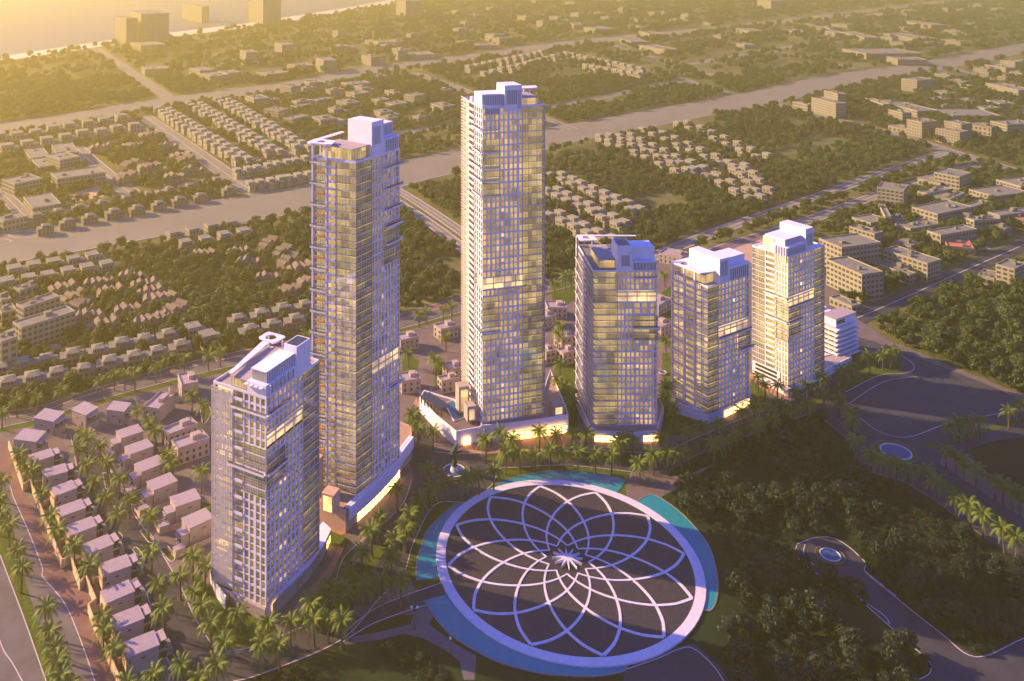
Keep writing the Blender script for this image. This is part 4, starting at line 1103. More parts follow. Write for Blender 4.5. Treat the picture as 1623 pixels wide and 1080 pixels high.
podium(T.t, [G(1249, 630), G(1262, 622), G(1312, 596), G(1350, 577), G(1340, 568), G(1305, 575), G(1200, 590), G(1195, 600)], 0, 4.0, WHITE, roof=ROOFDECK, par=.5)
for (px_, py_, w, h) in ((1219, 600, 9, 8),):
    c = G(px_, py_, 3); q = M(); q.box(lambda u, v, z: (c.x - .548 * u + .837 * v, c.y + .837 * u + .548 * v, z), -w, w, -3, 3, 3, 3 + h); q.build('annex_block', WHITE, T.t)
    for k in range(3): q = M(); q.box(lambda u, v, z: (c.x - .548 * u + .837 * v, c.y + .837 * u + .548 * v, z), -w + 2, w - 2, -3.2, -2.9, 4.2 + 2.4 * k, 5.6 + 2.4 * k); q.build('annex_window', DARKW, T.t)

# ---- the low stepped building by the service road
c = thing('stepped_apartment_block', 'low white apartment block with stacked balconies and a top room, beside the gold lit tower', 'apartment block', (*G(1325, 574)[:2], 0))
a = G(1325, 574); b = G(1359, 560); l = G(1304, 561)
e = (Vector(b[:2]) - Vector(a[:2])).normalized(); wr = (Vector(b[:2]) - Vector(a[:2])).length
gf = lambda u, v, z: (a.x + e.x * u - e.y * v, a.y + e.y * u + e.x * v, z)
q = M(); q.box(gf, .6, wr - .3, .6, 17, 0, 18.5); q.build('block_body', VILLAW, c)
for i in range(7):
    q = M(); q.box(gf, -.3, wr + .3, -1.0, 17, i * 2.9 + 1.2, i * 2.9 + 2.2); q.build('balcony_band', WHITE, c)
    for j in range(4):
        q = M(); q.box(gf, .45, .62, 2 + j * 3.8, 4.6 + j * 3.8, i * 2.9 + .1, i * 2.9 + 1.2); q.build('window', DARKW, c)
q = M(); q.box(gf, 1.5, wr - .4, 1, 10, 20.6, 25.5); q.build('top_room', WHITE, c)
for j in range(4):
    q = M(); q.box(gf, 2.6 + j * 2.1, 4.3 + j * 2.1, .9, 1.05, 22, 24.4); q.build('window', DARKW, c)
q = M(); q.box(gf, 1.0, wr, .5, 10.5, 25.5, 26); q.build('roof', ROOFDECK, c)
for k in range(3):
    q = M(); q.box(gf, .5, wr - 3, 11 + k * 4, 14.5 + k * 4, 19.7, 21.5 + k); q.build('roof_block', WHITE, c)
EXCL.append([tuple(gf(u, v, 0)[:2]) for u, v in ((-2, -2), (wr + 2, -2), (wr + 2, 20), (-2, 20))])

# ================================================================== VILLAS of the compound
def vframe(a, b):
    a2, b2 = Vector(a[:2]), Vector(b[:2]); e = (b2 - a2).normalized()
    n = Vector((-e.y, e.x))
    return (lambda u, v, z: (a2.x + e.x * u + n.x * v, a2.y + e.y * u + n.y * v, z)), (b2 - a2).length, a2

def roofslab(fr, t, u0, u1, v0, v1, z, m=None, seams=True, name='roof', over=.25):
    q = M(); q.box(fr, u0 - over, u1 + over, v0 - over, v1 + over, z, z + .3); r = q.build(name, m or VILLAR, t)
    if seams:
        q = M(); n = max(2, int((u1 - u0) / .9))
        for i in range(1, n):
            u = u0 + (u1 - u0) * i / n; q.box(fr, u - .05, u + .05, v0, v1, z + .3, z + .36)
        q.build('roof_seam', VILLAR, r, stuff=True)
    return r

def win(t, fr, u0, u1, z0, z1, v=-.06, m=None, name='window'):
    q = M(); q.box(fr, u0, u1, v, v + .12, z0, z1); o = q.build(name, m or DARKW, t)
    q = M(); q.box(fr, u0 - .1, u1 + .1, v - .06, v + .04, z0 - .12, z0); q.build('sill', VILLAW, o)
    return o

def side(fr, w):
    """frame of the right-hand wall"""
    return lambda u, v, z: fr(w - v, u, z)

def villa_a(FL, FR, label, group, z=7.0, d=7.4):
    """long villa: seamed roof, glazed annex with a tilted canopy at its street end, garden walls"""
    fr, w, a = vframe(G(*FL, z), G(*FR, z))
    t = thing('villa', label, 'villa', (a.x, a.y, 0), group=group)
    q = M(); q.box(fr, 0, w, 0, d, 0, z); q.build('wall', VILLAW, t)
    roofslab(fr, t, 0, w, 0, d, z)
    win(t, fr, w * .42, w * .56, 4.6, 5.1); win(t, fr, .8, 2.4, 2.6, 3.6); win(t, fr, .5, 1.1, 4.4, 6.2)
    # street end: two terraces, canopy
    q = M(); q.box(fr, w + .02, w + 3.4, 1.6, d - .3, 0, 3.5); q.build('annex', VILLAW, t)
    q = M(); q.box(fr, w + .02, w + 2.6, 2.4, d - .3, 3.52, 6.1); q.build('glazed_landing', DARKW, t)
    q = M(); q.add([fr(w + .3, 2.0, 6.2), fr(w + 3.4, 2.0, 6.6), fr(w + 3.4, d, 6.6), fr(w + .3, d, 6.2), fr(w + .3, 2.0, 6.45), fr(w + 3.4, 2.0, 6.85), fr(w + 3.4, d, 6.85), fr(w + .3, d, 6.45)],
                    [(4, 5, 6, 7), (0, 1, 5, 4), (1, 2, 6, 5), (2, 3, 7, 6), (3, 0, 4, 7), (3, 2, 1, 0)]); q.build('canopy', VILLAR, t)
    q = M(); q.box(fr, w + 3.42, w + 5.6, 2.2, d - .6, 0, 2.7); q.build('car_port', mat('port', (.2, .17, .16)) if 'port' not in bpy.data.materials else bpy.data.materials['port'], t)
    q = M(); q.box(fr, w + 3.3, w + 3.45, 1.7, d - .4, 3.5, 4.5); q.build('balcony_rail', DARKW, t)
    q = M(); q.box(fr, w + .1, w + 3.3, 1.5, 1.62, .5, 3.0); q.build('glass_door', DARKW, t)
    # garden walls towards the boundary
    q = M(); q.box(fr, -4.6, -.05, d - .1, d + .15, 0, 2.4); q.build('garden_wall', BOUND, t)
    q = M(); q.box(fr, -.35, -.1, .4, d - .2, .1, 6.6); q.build('side_fin', BOUND, t)
    EXCL.append([fr(u, v, 0)[:2] for u, v in ((-1, -1), (w + 6, -1), (w + 6, d + 1), (-1, d + 1))])
    return t

def villa_b(FL, FR, label, group, z=7.6, d=8.2):
    """stepped villa: lower block with its own roof at the front corner"""
    fr, w, a = vframe(G(*FL, z), G(*FR, z))
    t = thing('villa', label, 'villa', (a.x, a.y, 0), group=group)
    q = M(); q.box(fr, 0, w, 0, d, 0, z); q.build('wall', VILLAW, t)
    roofslab(fr, t, 0, w, 0, d, z)
    q = M(); q.box(fr, -3.6, -.02, .6, d - 2.4, 0, 5.4); q.build('front_block', VILLAW, t)
    roofslab(fr, t, -3.6, -.3, .6, d - 2.4, 5.4, seams=False, name='front_roof')
    q = M(); q.box(fr, -3.75, -3.6, 1.0, d - 3, .6, 4.8); q.build('glazed_front', DARKW, t)
    for k in range(2):
        q = M(); q.box(fr, -4.5, -3.76, 1.0, d - 3, 2.2 + 2.2 * k, 2.4 + 2.2 * k); q.build('balcony_slab', VILLAW, t)
    win(t, fr, w * .5, w * .66, 5.2, 5.6); win(t, fr, w * .12, w * .22, 3.0, 3.3); win(t, fr, w * .62, w * .66, 1.6, 3.4, m=BOUND); win(t, fr, w * .8, w * .88, 3.2, 3.5)
    q = M(); q.box(fr, -8, -3.7, -3.4, -.4, 0, 3.0); q.build('garage', VILLAW, t)
    roofslab(fr, t, -8, -3.7, -3.4, -.4, 3.0, seams=False, name='garage_roof', over=.1)
    q = M(); q.box(fr, -3.6, w, -3.4, -3.2, 0, 2.2); q.build('garden_wall', VILLAW, t)
    q = M(); q.box(fr, -8.3, -8.1, -3.4, 5, 0, 1.6); q.build('front_wall', BOUND, t)
    EXCL.append([fr(u, v, 0)[:2] for u, v in ((-9, -4), (w + 1, -4), (w + 1, d + 1), (-9, d + 1))])
    return t

def villa_c(FL, FR, label, z=7.4, d=9, court=True, group=None, par=True, z2=None, cat='villa', extra=0, rot=0):
    """flat-roofed house with a parapet, a roof room and slit windows"""
    fr, w, a = vframe(G(*FL, z), G(*FR, z))
    t = thing('house', label, 'house', (a.x, a.y, 0), group=group)
    q = M(); q.box(fr, 0, w, 0, d, 0, z); q.build('wall', VILLAW, t)
    q = M(); q.box(fr, .3, w - .3, .3, d - .3, z, z + .05); q.build('roof', VILLAR, t)
    C = [Vector(fr(u, v, 0)[:2]) for u, v in ((0, 0), (w, 0), (w, d), (0, d), (0, 0))]
    q = M()
    q.box(fr, 0, w, 0, .3, z, z + .8); q.box(fr, 0, w, d - .3, d, z, z + .8); q.box(fr, 0, .3, .3, d - .3, z, z + .8); q.box(fr, w - .3, w, .3, d - .3, z, z + .8)
    q.build('parapet', VILLAW, t)
    q = M(); q.box(fr, w * .55, w * .85, d * .4, d * .8, z + .05, z + 2.2); q.build('roof_room', VILLAW, t)
    n = max(2, int(w / 3.2))
    for i in range(n):
        u = w * (i + .5) / n
        win(t, fr, u - .55, u + .55, 4.4, 5.9); win(t, fr, u - .7, u + .7, 1.0, 2.9)
    L = lambda u, v, zz: fr(v, d - u, zz)
    for i in range(2):
        u = d * (i + .5) / 2; win(t, L, u - .8, u + .8, 4.2, 6.0); win(t, L, u - .8, u + .8, .8, 3.0)
    if court:
        q = M(); q.box(fr, -5, -.1, 0.2, .4, 0, 2.6); q.box(fr, -5.2, -5, .2, d, 0, 2.6); q.build('court_wall', VILLAW, t)
    EXCL.append([fr(u, v, 0)[:2] for u, v in ((-5, -1), (w + 1, -1), (w + 1, d + 1), (-5, d + 1))])
    return t

RA = [((51, 734), (85.6, 723)), ((72, 758), (107, 748)), ((88, 787), (122, 774)), ((95.6, 820), (135.6, 805.6)), ((111, 850), (153, 834)), ((139, 880), (179.6, 863)), ((164, 913), (208, 897)), ((169, 957), (213, 938)), ((184, 999), (228, 981)), ((202, 1043), (252, 1023))]
for i, (a, b) in enumerate(RA):
    villa_a(a, b, '%s villa from the bottom of the row along the tan boundary wall' % ORD[9 - i] if i else 'topmost villa of the row along the tan boundary wall', 'villas along the boundary wall')
RB = [((192, 695.6), (226.7, 684.4)), ((206.7, 721), (243, 708)), ((224, 749), (261, 734)), ((244, 778), (281, 763)), ((278, 804.4), (317.8, 791)), ((301, 838), (339, 821))]
for i, (a, b) in enumerate(RB):
    villa_b(a, b, '%s stepped villa, counting from the far end, between the inner street and the nearest tower' % ORD[i], 'stepped villas by the inner street')
villa_c((267, 691), (314, 673), 'pale house with open court and slanted white walls beside the stepped villas', 7.2, 8)
villa_c((282, 713), (332, 695.6), 'larger pale house with a roof pool court, right behind the nearest tower', 8.2, 9)
def villa_d(near, left, label, d, z=7.4, flip=False):
    fr, w, a = vframe(G(*left, z), G(*near, z))
    t = thing('villa', label, 'villa', (a.x, a.y, 0), group='detached villas by the boundary road')
    q = M(); q.box(fr, 0, w, 0, d, 0, z); q.build('wall', VILLAW, t)
    q = M(); V = [fr(-.3, -.3, z), fr(w + .3, -.3, z), fr(w + .3, d + .3, z + .7), fr(-.3, d + .3, z + .7)]; V += [(x, y, zz + .3) for x, y, zz in V]
    q.add(V, [(4, 5, 6, 7), (0, 1, 5, 4), (1, 2, 6, 5), (2, 3, 7, 6), (3, 0, 4, 7), (3, 2, 1, 0)]); q.build('sloped_roof', VILLAR, t)
    q = M(); q.box(fr, .1, w - .1, d - .25, d, z, z + .65); q.build('gable_wall', VILLAW, t)
    R_s = lambda u, v, zz: fr(w - v, u, zz)
    q = M(); q.box(fr, w + .02, w + 2.2, 1, d - 1, 0, 3.3); q.build('annex', VILLAW, t)
    q = M(); q.box(fr, w + .05, w + .25, 1.2, d - 1.2, 3.6, 6.2); q.build('upper_glazing', DARKW, t)
    q = M(); q.box(fr, w, w + 2.6, .6, d - .6, 6.4, 6.65); q.build('canopy', VILLAR, t)
    for k in range(3):
        q = M(); q.box(fr, w + 2.0, w + 2.2, 1.2 + k * (d - 2.6) / 2, 1.4 + k * (d - 2.6) / 2, 3.3, 6.4); q.build('canopy_post', METAL, t)
    win(t, fr, w * .3, w * .5, 4.2, 4.6); win(t, fr, w * .7, w * .8, 1.0, 3.2)
    q = M(); q.box(fr, w + 2.3, w + 8, -.2, 0, 0, 2.2); q.build('garden_wall', VILLAW, t)
    EXCL.append([fr(u, v, 0)[:2] for u, v in ((-2, -2), (w + 4, -2), (w + 4, d + 2), (-2, d + 2))])
villa_d((84.4, 669), (54, 663), 'pale villa whose roof lies in a palm shadow, below the boundary road', 8.5)
villa_d((56.7, 701), (22, 696.7), 'pale villa at the corner where the boundary wall starts', 8.5)
villa_d((135.6, 659), (114, 650), 'narrow villa with a tilted roof between two courts, second along the road', 8)
villa_d((196.7, 653), (169, 650), 'villa with a tall framed glass corner, third along the road', 7.5)
villa_c((227, 646), (251, 650), 'large sunlit house with angled walls and a glowing terrace, by the boundary road', 7.4, 17, court=False)
villa_c((288, 612), (314, 607), 'tall narrow house with white pergola close to the boundary road', 8.6, 14)
EV = [((635, 541), (664, 535), 9, 'sunlit house with a parapet roof between the two tall towers, near the road'), ((699, 524), (726, 517), 9, 'dark roofed house with white frame, close behind the tallest tower'),
      ((712, 588), (735, 583), 9, 'cream house half hidden by the tallest tower, above its pool'), ((700, 606), (728, 600), 6, 'small hipped pavilion above the swimming pool'),
      ((637, 606), (667, 602), 10, 'tan house beside the tall pink roofed tower'), ((868, 489), (899, 489), 11, 'orange lit house with parapet between the tallest and the blue tower'),
      ((862, 506), (882, 500), 9, 'low tan house just right of the tallest tower'), ((890, 538), (914, 533), 9, 'orange lit stepped house left of the blue tower'),
      ((893, 562), (914, 556), 7, 'small dark roofed house beside the foot of the blue tower'), ((866, 560), (880, 556), 8, 'narrow house with a low wall, between the tallest tower and the garden'),
      ((1044, 486), (1064, 474), 10, 'tan house between the blue tower and the cream tower'), ((1044, 402), (1080, 410), 16, 'broad orange house with an arched window, behind the cream tower'),
      ((1048, 520), (1066, 512), 9, 'low house behind palms between the blue and the cream tower')]
for i, (a, b, d, lab) in enumerate(EV): villa_c(a, b, lab, 7.0, d, court=(i % 3 == 0), group='houses behind the towers')

# boundary wall in its stepped lengths
bw = thing('boundary_wall', 'tan stepped boundary wall between red pavement and villa gardens', 'wall', G(98, 898))
for pts in ([(14, 710), (37, 779)], [(37, 779), (48, 772)], [(48, 772), (98, 901)], [(98, 901), (112, 893)], [(112, 893), (127, 936)], [(127, 936), (136, 926)], [(136, 926), (152, 963)], [(152, 963), (140, 972)], [(140, 972), (150, 1000), (188, 1086), (200, 1120)]):
    C = P2(pts); q = M(); q.ribbon(offset(C, .25), offset(C, -.25), 0, 3.7)
    n = len(C)
    q.add([(p[0], p[1], zz) for p in (offset(C, .25)[0], offset(C, -.25)[0]) for zz in (0, 3.7)], [(0, 1, 3, 2)])
    q.add([(p[0], p[1], zz) for p in (offset(C, .25)[-1], offset(C, -.25)[-1]) for zz in (0, 3.7)], [(0, 2, 3, 1)])
    q.build('wall_section', BOUND, bw, fix=False)
for pts, lab in (([(355, 862), (480, 838), (508, 842)], 'low pale garden wall running out behind the nearest tower'), ([(636, 612), (700, 640)], 'low garden wall above the pool pergola')):
    C = P2(pts); q = M(); q.ribbon(offset(C, .2), offset(C, -.2), 0, 2.2); tag(q.build('garden_wall', VILLAW, fix=False), lab, 'wall')
# lamp posts of the near park
def lamp(px, py, h, label, two=False):
    c = G(px, py); t = thing('street_lamp', label, 'street lamp', c, group='globe lamps in the near park')
    q = M(); q.tube(c, c + Vector((0, 0, h)), .14, .09, 7); q.build('pole', METAL, t)
    for dx in ((-1.1, 1.1) if two else (0,)):
        if two:
            q = M(); q.tube(c + Vector((0, 0, h)), c + Vector((dx, 0, h + .3)), .07, .07, 5); q.build('arm', METAL, t)
        q = M(); n, k = 10, 6; cc = c + Vector((dx, 0, h + .7)); V = []; F = []
        for i in range(k + 1):
            for j in range(n): V.append(cc + Vector((math.sin(math.pi * i / k) * math.cos(2 * math.pi * j / n), math.sin(math.pi * i / k) * math.sin(2 * math.pi * j / n), math.cos(math.pi * i / k))) * .5)
        for i in range(k):
            for j in range(n): F.append((i * n + j, i * n + (j + 1) % n, (i + 1) * n + (j + 1) % n, (i + 1) * n + j))
        q.add(V, F); q.build('lamp_globe', LAMPG, t)
lamp(657, 999, 8, 'twin globe lamp on a black post beside the left park walk', True)
lamp(714, 1050, 8, 'single globe lamp on a black post between the walk and the pool', False)

# ================================================================== HOUSES AND BUILDINGS BEYOND THE COMPOUND
_a, _b2 = G(135, 372), G(330, 339)
TH = math.atan2(_b2.y - _a.y, _b2.x - _a.x)        # direction of the main boulevard
def rot_excl(x, y, th, w, d, mrg=1.5):
    c_, s_ = math.cos(th), math.sin(th)
    EXCL.append([(x + c_ * u - s_ * v, y + s_ * u + c_ * v) for u, v in ((-w - mrg, -d - mrg), (w + mrg, -d - mrg), (w + mrg, d + mrg), (-w - mrg, d + mrg))])

def wins_on(q, x0, x1, y, z0, n, fl, fh, ww=.45, ax=0, out=-1):
    for k in range(fl):
        for j in range(n):
            c = x0 + (x1 - x0) * (j + .5) / n; h = abs(x1 - x0) / n * ww / 2
            za, zb = z0 + k * fh, z0 + k * fh + fh * .5
            if ax == 0: q.box(ident, c - h, c + h, min(y, y + out * .12), max(y, y + out * .12), za, zb)
            else: q.box(ident, min(y, y + out * .12), max(y, y + out * .12), c - h, c + h, za, zb)

def proto_block():
    """cream cubic house with a stepped lower wing"""
    P = []
    q = M(); q.box(ident, -6.5, 2.5, -5, 5, 0, 8.6); P.append(('wall', q.mesh('wall', FARW)))
    q = M(); q.box(ident, 2.5, 6.8, -4.5, 5, 0, 5.6); q.box(ident, 6.8, 8.2, -3.5, 4, 0, 3.0); P.append(('lower_wing', q.mesh('lower_wing', FARW)))
    q = M(); q.box(ident, -6.8, 2.8, -5.3, 5.3, 8.6, 9.0); q.box(ident, 2.85, 6.9, -4.6, 5.1, 5.6, 5.85); P.append(('roof', q.mesh('roof', FARR)))
    q = M(); wins_on(q, -6.2, 2.2, -5, 1.2, 3, 2, 3.6); wins_on(q, -4.6, 4.6, -6.5, 1.2, 3, 2, 3.6, ax=1); wins_on(q, 2.8, 6.6, -4.5, 1.2, 1, 1, 3.6); P.append(('window_row', q.mesh('window_row', FARWIN)))
    return P
def proto_hip():
    """grey-brown villa: two wings and a raised glazed middle under a shallow hipped roof"""
    P = []
    q = M(); q.box(ident, -7, 6.5, -4.6, 4.6, 0, 6.4); q.box(ident, -4, 6.5, -5.4, -4.6, 0, 6.1); P.append(('wall', q.mesh('wall', BROWNW)))
    q = M(); q.box(ident, -3.2, 3.6, -3.6, 4, 6.4, 8.8); P.append(('upper_room', q.mesh('upper_room', BROWNW)))
    q = M()
    q.add([(-3.8, -4.2, 8.8), (4.2, -4.2, 8.8), (4.2, 4.6, 8.8), (-3.8, 4.6, 8.8), (-1, 0, 10.0), (1.4, 0, 10.0)], [(0, 1, 5, 4), (2, 3, 4, 5), (1, 2, 5), (3, 0, 4), (3, 2, 1, 0)])
    q.box(ident, -7.2, -3.3, -4.8, 4.8, 6.4, 6.8); q.box(ident, 3.7, 6.7, -4.8, 4.8, 6.4, 6.8); P.append(('roof', q.mesh('roof', FARR)))
    q = M(); wins_on(q, -6.6, -4.2, -4.6, 1.2, 1, 2, 3); wins_on(q, -3.6, 6.2, -5.4, 1.2, 3, 2, 3); wins_on(q, -4.2, 4.2, -7, 1.2, 3, 2, 3, ax=1); wins_on(q, -2.8, 3.2, -3.6, 6.9, 3, 1, 2.4); P.append(('window_row', q.mesh('window_row', FARWIN)))
    return P
def proto_gable(seed):
    """brown terrace that curves, with a small terracotta gable over every bay"""
    r = random.Random(seed); W, Rf, Wn = M(), M(), M(); P = []
    n = r.choice([4, 5, 5]); a0 = r.uniform(-.25, .25)
    x, y, a = -n * 2.4, 0, a0
    for i in range(n):
        c_, s_ = math.cos(a), math.sin(a)
        f = lambda u, v, z: (x + c_ * u - s_ * v, y + s_ * u + c_ * v, z)
        h = r.choice([5.2, 6.6, 7.6]); dp = r.uniform(-1.5, 1.0)
        W.box(f, 0, 4.9, -4.5 + dp, 4.5, 0, h)
        v = [f(-.2, -4.8 + dp, h), f(5.1, -4.8 + dp, h), f(5.1, 4.8, h), f(-.2, 4.8, h), f(2.45, -4.8 + dp, h + 1.9), f(2.45, 4.8, h + 1.9)]
        Rf.add(v, [(0, 4, 5, 3), (1, 2, 5, 4), (0, 1, 4), (2, 3, 5)])
        for k in range(2): Wn.box(f, 1.6, 3.3, -4.62 + dp, -4.5 + dp, 1 + k * 2.9, 2.5 + k * 2.9)
        x, y = x + c_ * 4.9, y + s_ * 4.9; a += r.uniform(-.12, .30)
    return [('wall', W.mesh('wall', BROWNW)), ('gabled_roof', Rf.mesh('gabled_roof', BROWNR, fix=False)), ('window_row', Wn.mesh('window_row', FARWIN))]
def proto_step():
    """small cream row house of two stepped boxes"""
    P = []
    q = M(); q.box(ident, -4.5, 1.5, -4, 4, 0, 8.2); q.box(ident, 1.5, 5, -3.2, 4.6, 0, 5.6); q.box(ident, -4.5, -1, -6.4, -4, 0, 5.2); P.append(('wall', q.mesh('wall', FARW)))
    q = M(); q.box(ident, -4.8, 1.7, -4.3, 4.2, 8.2, 8.6); q.box(ident, 1.75, 5.2, -3.4, 4.8, 5.6, 5.9); q.box(ident, -4.7, -.9, -6.6, -4.35, 5.2, 5.5); P.append(('roof', q.mesh('roof', SLABM2)))
    q = M(); wins_on(q, -.8, 1.2, -4, 1.2, 1, 2, 3.4); wins_on(q, -3.5, 3.5, -4.5, 1.2, 2, 2, 3.4, ax=1); wins_on(q, 1.8, 4.8, -3.2, 1.2, 1, 1, 3.4); P.append(('window_row', q.mesh('window_row', FARWIN)))
    return P
SLABM2 = mat('cream_roof', (.26, .24, .17), .85, .12, .3)
PB, PHp, PS = proto_block(), proto_hip(), proto_step()
PGs = [proto_gable(i) for i in range(4)]
def put(P, name, x, y, th, label, group, cat='house', sc=1.0, size=(7, 5)):
    t = thing(name, label, cat, (x, y, -.25), th, group, sc)
    for nm, me in P:
        o = link(nm, me, t)
        if nm == 'window_row': o['kind'] = 'stuff'
    rot_excl(x, y, th, size[0] * sc, size[1] * sc)
    return t
def place_list(P, name, pts, lab, group, z=8, th=None, jit=.05, cat='house', sc=1.0, size=(7, 5)):
    for i, (px_, py_) in enumerate(pts):
        c = G(px_, py_, z); PP = P[rnd.randrange(len(P))] if isinstance(P[0], list) else P
        put(PP, name, c.x, c.y, (TH if th is None else th) + rnd.uniform(-jit, jit), lab % ORD[i], group, cat, sc * rnd.uniform(.95, 1.05), size)

F1 = [(27, 423), (58, 417), (88, 412), (120, 407), (150, 402)]; F2 = [(0, 447), (15, 443), (50, 437), (80, 432), (112, 426), (142, 421), (172, 415)]
F3 = [(278, 366), (308, 361), (338, 355.5), (368, 350)]; F4 = [(297, 380.5), (328, 375), (358, 369), (389, 364)]
place_list(PB, 'block_house', F1, '%s cream block house, back row left below the main boulevard', 'cream block houses below the boulevard')
place_list(PB, 'block_house', F2, '%s cream block house, front row left below the main boulevard', 'cream block houses below the boulevard')
place_list(PB, 'block_house', F3, '%s cream block house, back row left of the pink roofed tower', 'cream block houses below the boulevard')
place_list(PB, 'block_house', F4, '%s cream block house, front row left of the pink roofed tower', 'cream block houses below the boulevard')
GL = [(100, 453), (158, 447), (208, 435), (175, 458), (228, 448), (238, 460), (117, 467), (132, 482), (142, 496), (255, 473), (203, 487), (163, 514), (238, 507), (267, 493)]
GR = [(320, 403), (378, 396), (428, 383), (395, 412), (449, 396), (459, 410), (476, 424), (425, 436), (459, 457), (490, 442), (278, 490)]
place_list(PGs, 'gabled_terrace', GL, '%s brown gabled terrace among the trees at the left, counting downwards', 'brown gabled terraces', jit=.5, cat='house', z=6, size=(11, 5))
place_list(PGs, 'gabled_terrace', GR, '%s brown gabled terrace left of the pink roofed tower', 'brown gabled terraces', jit=.5, z=6, size=(11, 5))
H1 = [(0, 580), (33, 573), (73, 566), (115, 558), (155, 550), (192, 541), (228, 534), (266, 526)]; H2 = [(12, 603), (50, 595), (89, 587), (133, 580), (173, 570), (212, 562), (248, 553), (286, 544)]
H3 = [(377, 501), (413, 494), (448, 486), (483, 479)]; H4 = [(396, 519), (432, 510), (468, 503)]
_c, _d = G(12, 603), G(286, 544); THH = math.atan2(_d.y - _c.y, _d.x - _c.x)
place_list(PHp, 'hipped_villa', H1, '%s hipped grey villa, back row above the boundary road', 'hipped villas above the boundary road', th=THH - .1)
place_list(PHp, 'hipped_villa', H2, '%s hipped grey villa, front row above the boundary road', 'hipped villas above the boundary road', th=THH - .1)
place_list(PHp, 'hipped_villa', H3, '%s hipped grey villa, back row beside the pink roofed tower', 'hipped villas above the boundary road', th=THH - .1)
place_list(PHp, 'hipped_villa', H4, '%s hipped grey villa, front row beside the pink roofed tower', 'hipped villas above the boundary road', th=THH - .1)
place_list(PB, 'block_house', [(310, 515), (334, 528)], '%s pale block house between the two groups of hipped villas', 'pale block houses', th=THH)
J1 = [(57, 340), (92, 333), (126, 325), (162, 318), (200, 312), (235, 305), (268, 298), (300, 292), (343, 283)]; J2 = [(72, 357), (107, 348), (142, 340), (180, 333), (217, 327), (252, 320), (284, 314), (317, 308), (363, 297)]
place_list(PHp, 'hipped_villa', J1, '%s hipped villa, back row above the main boulevard', 'hipped villas above the main boulevard')
place_list(PHp, 'hipped_villa', J2, '%s hipped villa, front row above the main boulevard', 'hipped villas above the main boulevard')
M1 = [(3, 212), (30, 211), (60, 206), (87, 200), (113, 196), (142, 192), (168, 188), (195, 183)]; M2 = [(15, 230), (47, 224), (78, 219), (107, 213), (134, 208), (163, 205), (188, 200), (216, 196)]
place_list(PB, 'block_house', M1, '%s hazy block house, back row under the far boulevard', 'hazy block houses', sc=1.5, z=12)
place_list(PB, 'block_house', M2, '%s hazy block house, front row under the far boulevard', 'hazy block houses', sc=1.5, z=12)
NN = [(213, 231), (240, 214), (267, 230), (287, 246), (207, 258), (240, 264), (293, 251), (307, 268), (277, 278), (200, 280), (160, 232)]
place_list(PGs, 'gabled_terrace', NN, '%s hazy gabled terrace in the wood between the far side streets', 'hazy gabled terraces', jit=.5, sc=1.25, z=7, size=(11, 5))
def row(P, name, a, b, n, lab, group, sc=1.0, th=None, z=7, off=0, size=(6, 6)):
    A, B = G(*a, z), G(*b, z); t0 = math.atan2(B.y - A.y, B.x - A.x)
    for i in range(n):
        p = A.lerp(B, i / (n - 1)); put(P, name, p.x + rnd.uniform(-1.4, 1.4), p.y + rnd.uniform(-1.4, 1.4), (TH if th is None else th) + rnd.uniform(-.04, .04), lab % ORD[i], group, 'house', sc, size)
GP = 'stepped row houses left of the pink roofed tower'
for k, (a, b, w) in enumerate([((250, 172), (376, 250), 'first'), ((300, 163), (424, 238), 'second'), ((346, 157), (472, 231), 'third')]):
    row(PS, 'row_house', a, b, 15, '%s house of the ' + w + ' hazy row running down to the boulevard', GP, 1.35, z=9)
    row(PS, 'row_house', (a[0] + 20, a[1] + 1), (b[0] + 20, b[1] + 1), 15, '%s back house of the ' + w + ' hazy row running down to the boulevard', GP, 1.35, z=9)
row(PS, 'row_house', (380, 270), (485, 250), 8, '%s row house, back line above the boulevard, left of the pink roofed tower', GP, 1.2, z=8)
row(PS, 'row_house', (400, 290), (490, 275), 7, '%s row house, front line above the boulevard, left of the pink roofed tower', GP, 1.2, z=8)
GQ = 'stepped row houses right of the tallest tower'
RR = [((874, 276), (1000, 330), 13), ((868, 300), (975, 352), 12), ((872, 338), (955, 376), 9), ((950, 214), (1070, 268), 12), ((985, 214), (1120, 278), 13), ((1018, 203), (1165, 268), 14), ((1080, 256), (1190, 312), 11), ((1074, 194), (1200, 246), 12), ((1165, 262), (1200, 300), 4)]
for k, (a, b, n) in enumerate([(a, b, max(4, int(n * .62))) for a, b, n in RR]):
    row(PS, 'row_house', a, b, n, '%s house, from the top, of the ' + ORD[k] + ' slanting row right of the tallest tower', GQ, 1.12, z=8)
    row(PS, 'row_house', (a[0] + 17, a[1] - 2), (b[0] + 17, b[1] - 2), n, '%s back house, from the top, of the ' + ORD[k] + ' slanting row by the tallest tower', GQ, 1.12, z=8)
RT = [((745, 106), (860, 82), 11), ((770, 116), (900, 84), 12), ((900, 84), (1015, 108), 11), ((930, 104), (1012, 117), 8)]
for k, (a, b, n) in enumerate(RT):
    row(PS, 'row_house', a, b, n, '%s house of the ' + ORD[k] + ' far light row above the tallest tower', 'far light row houses', 1.7, z=11)

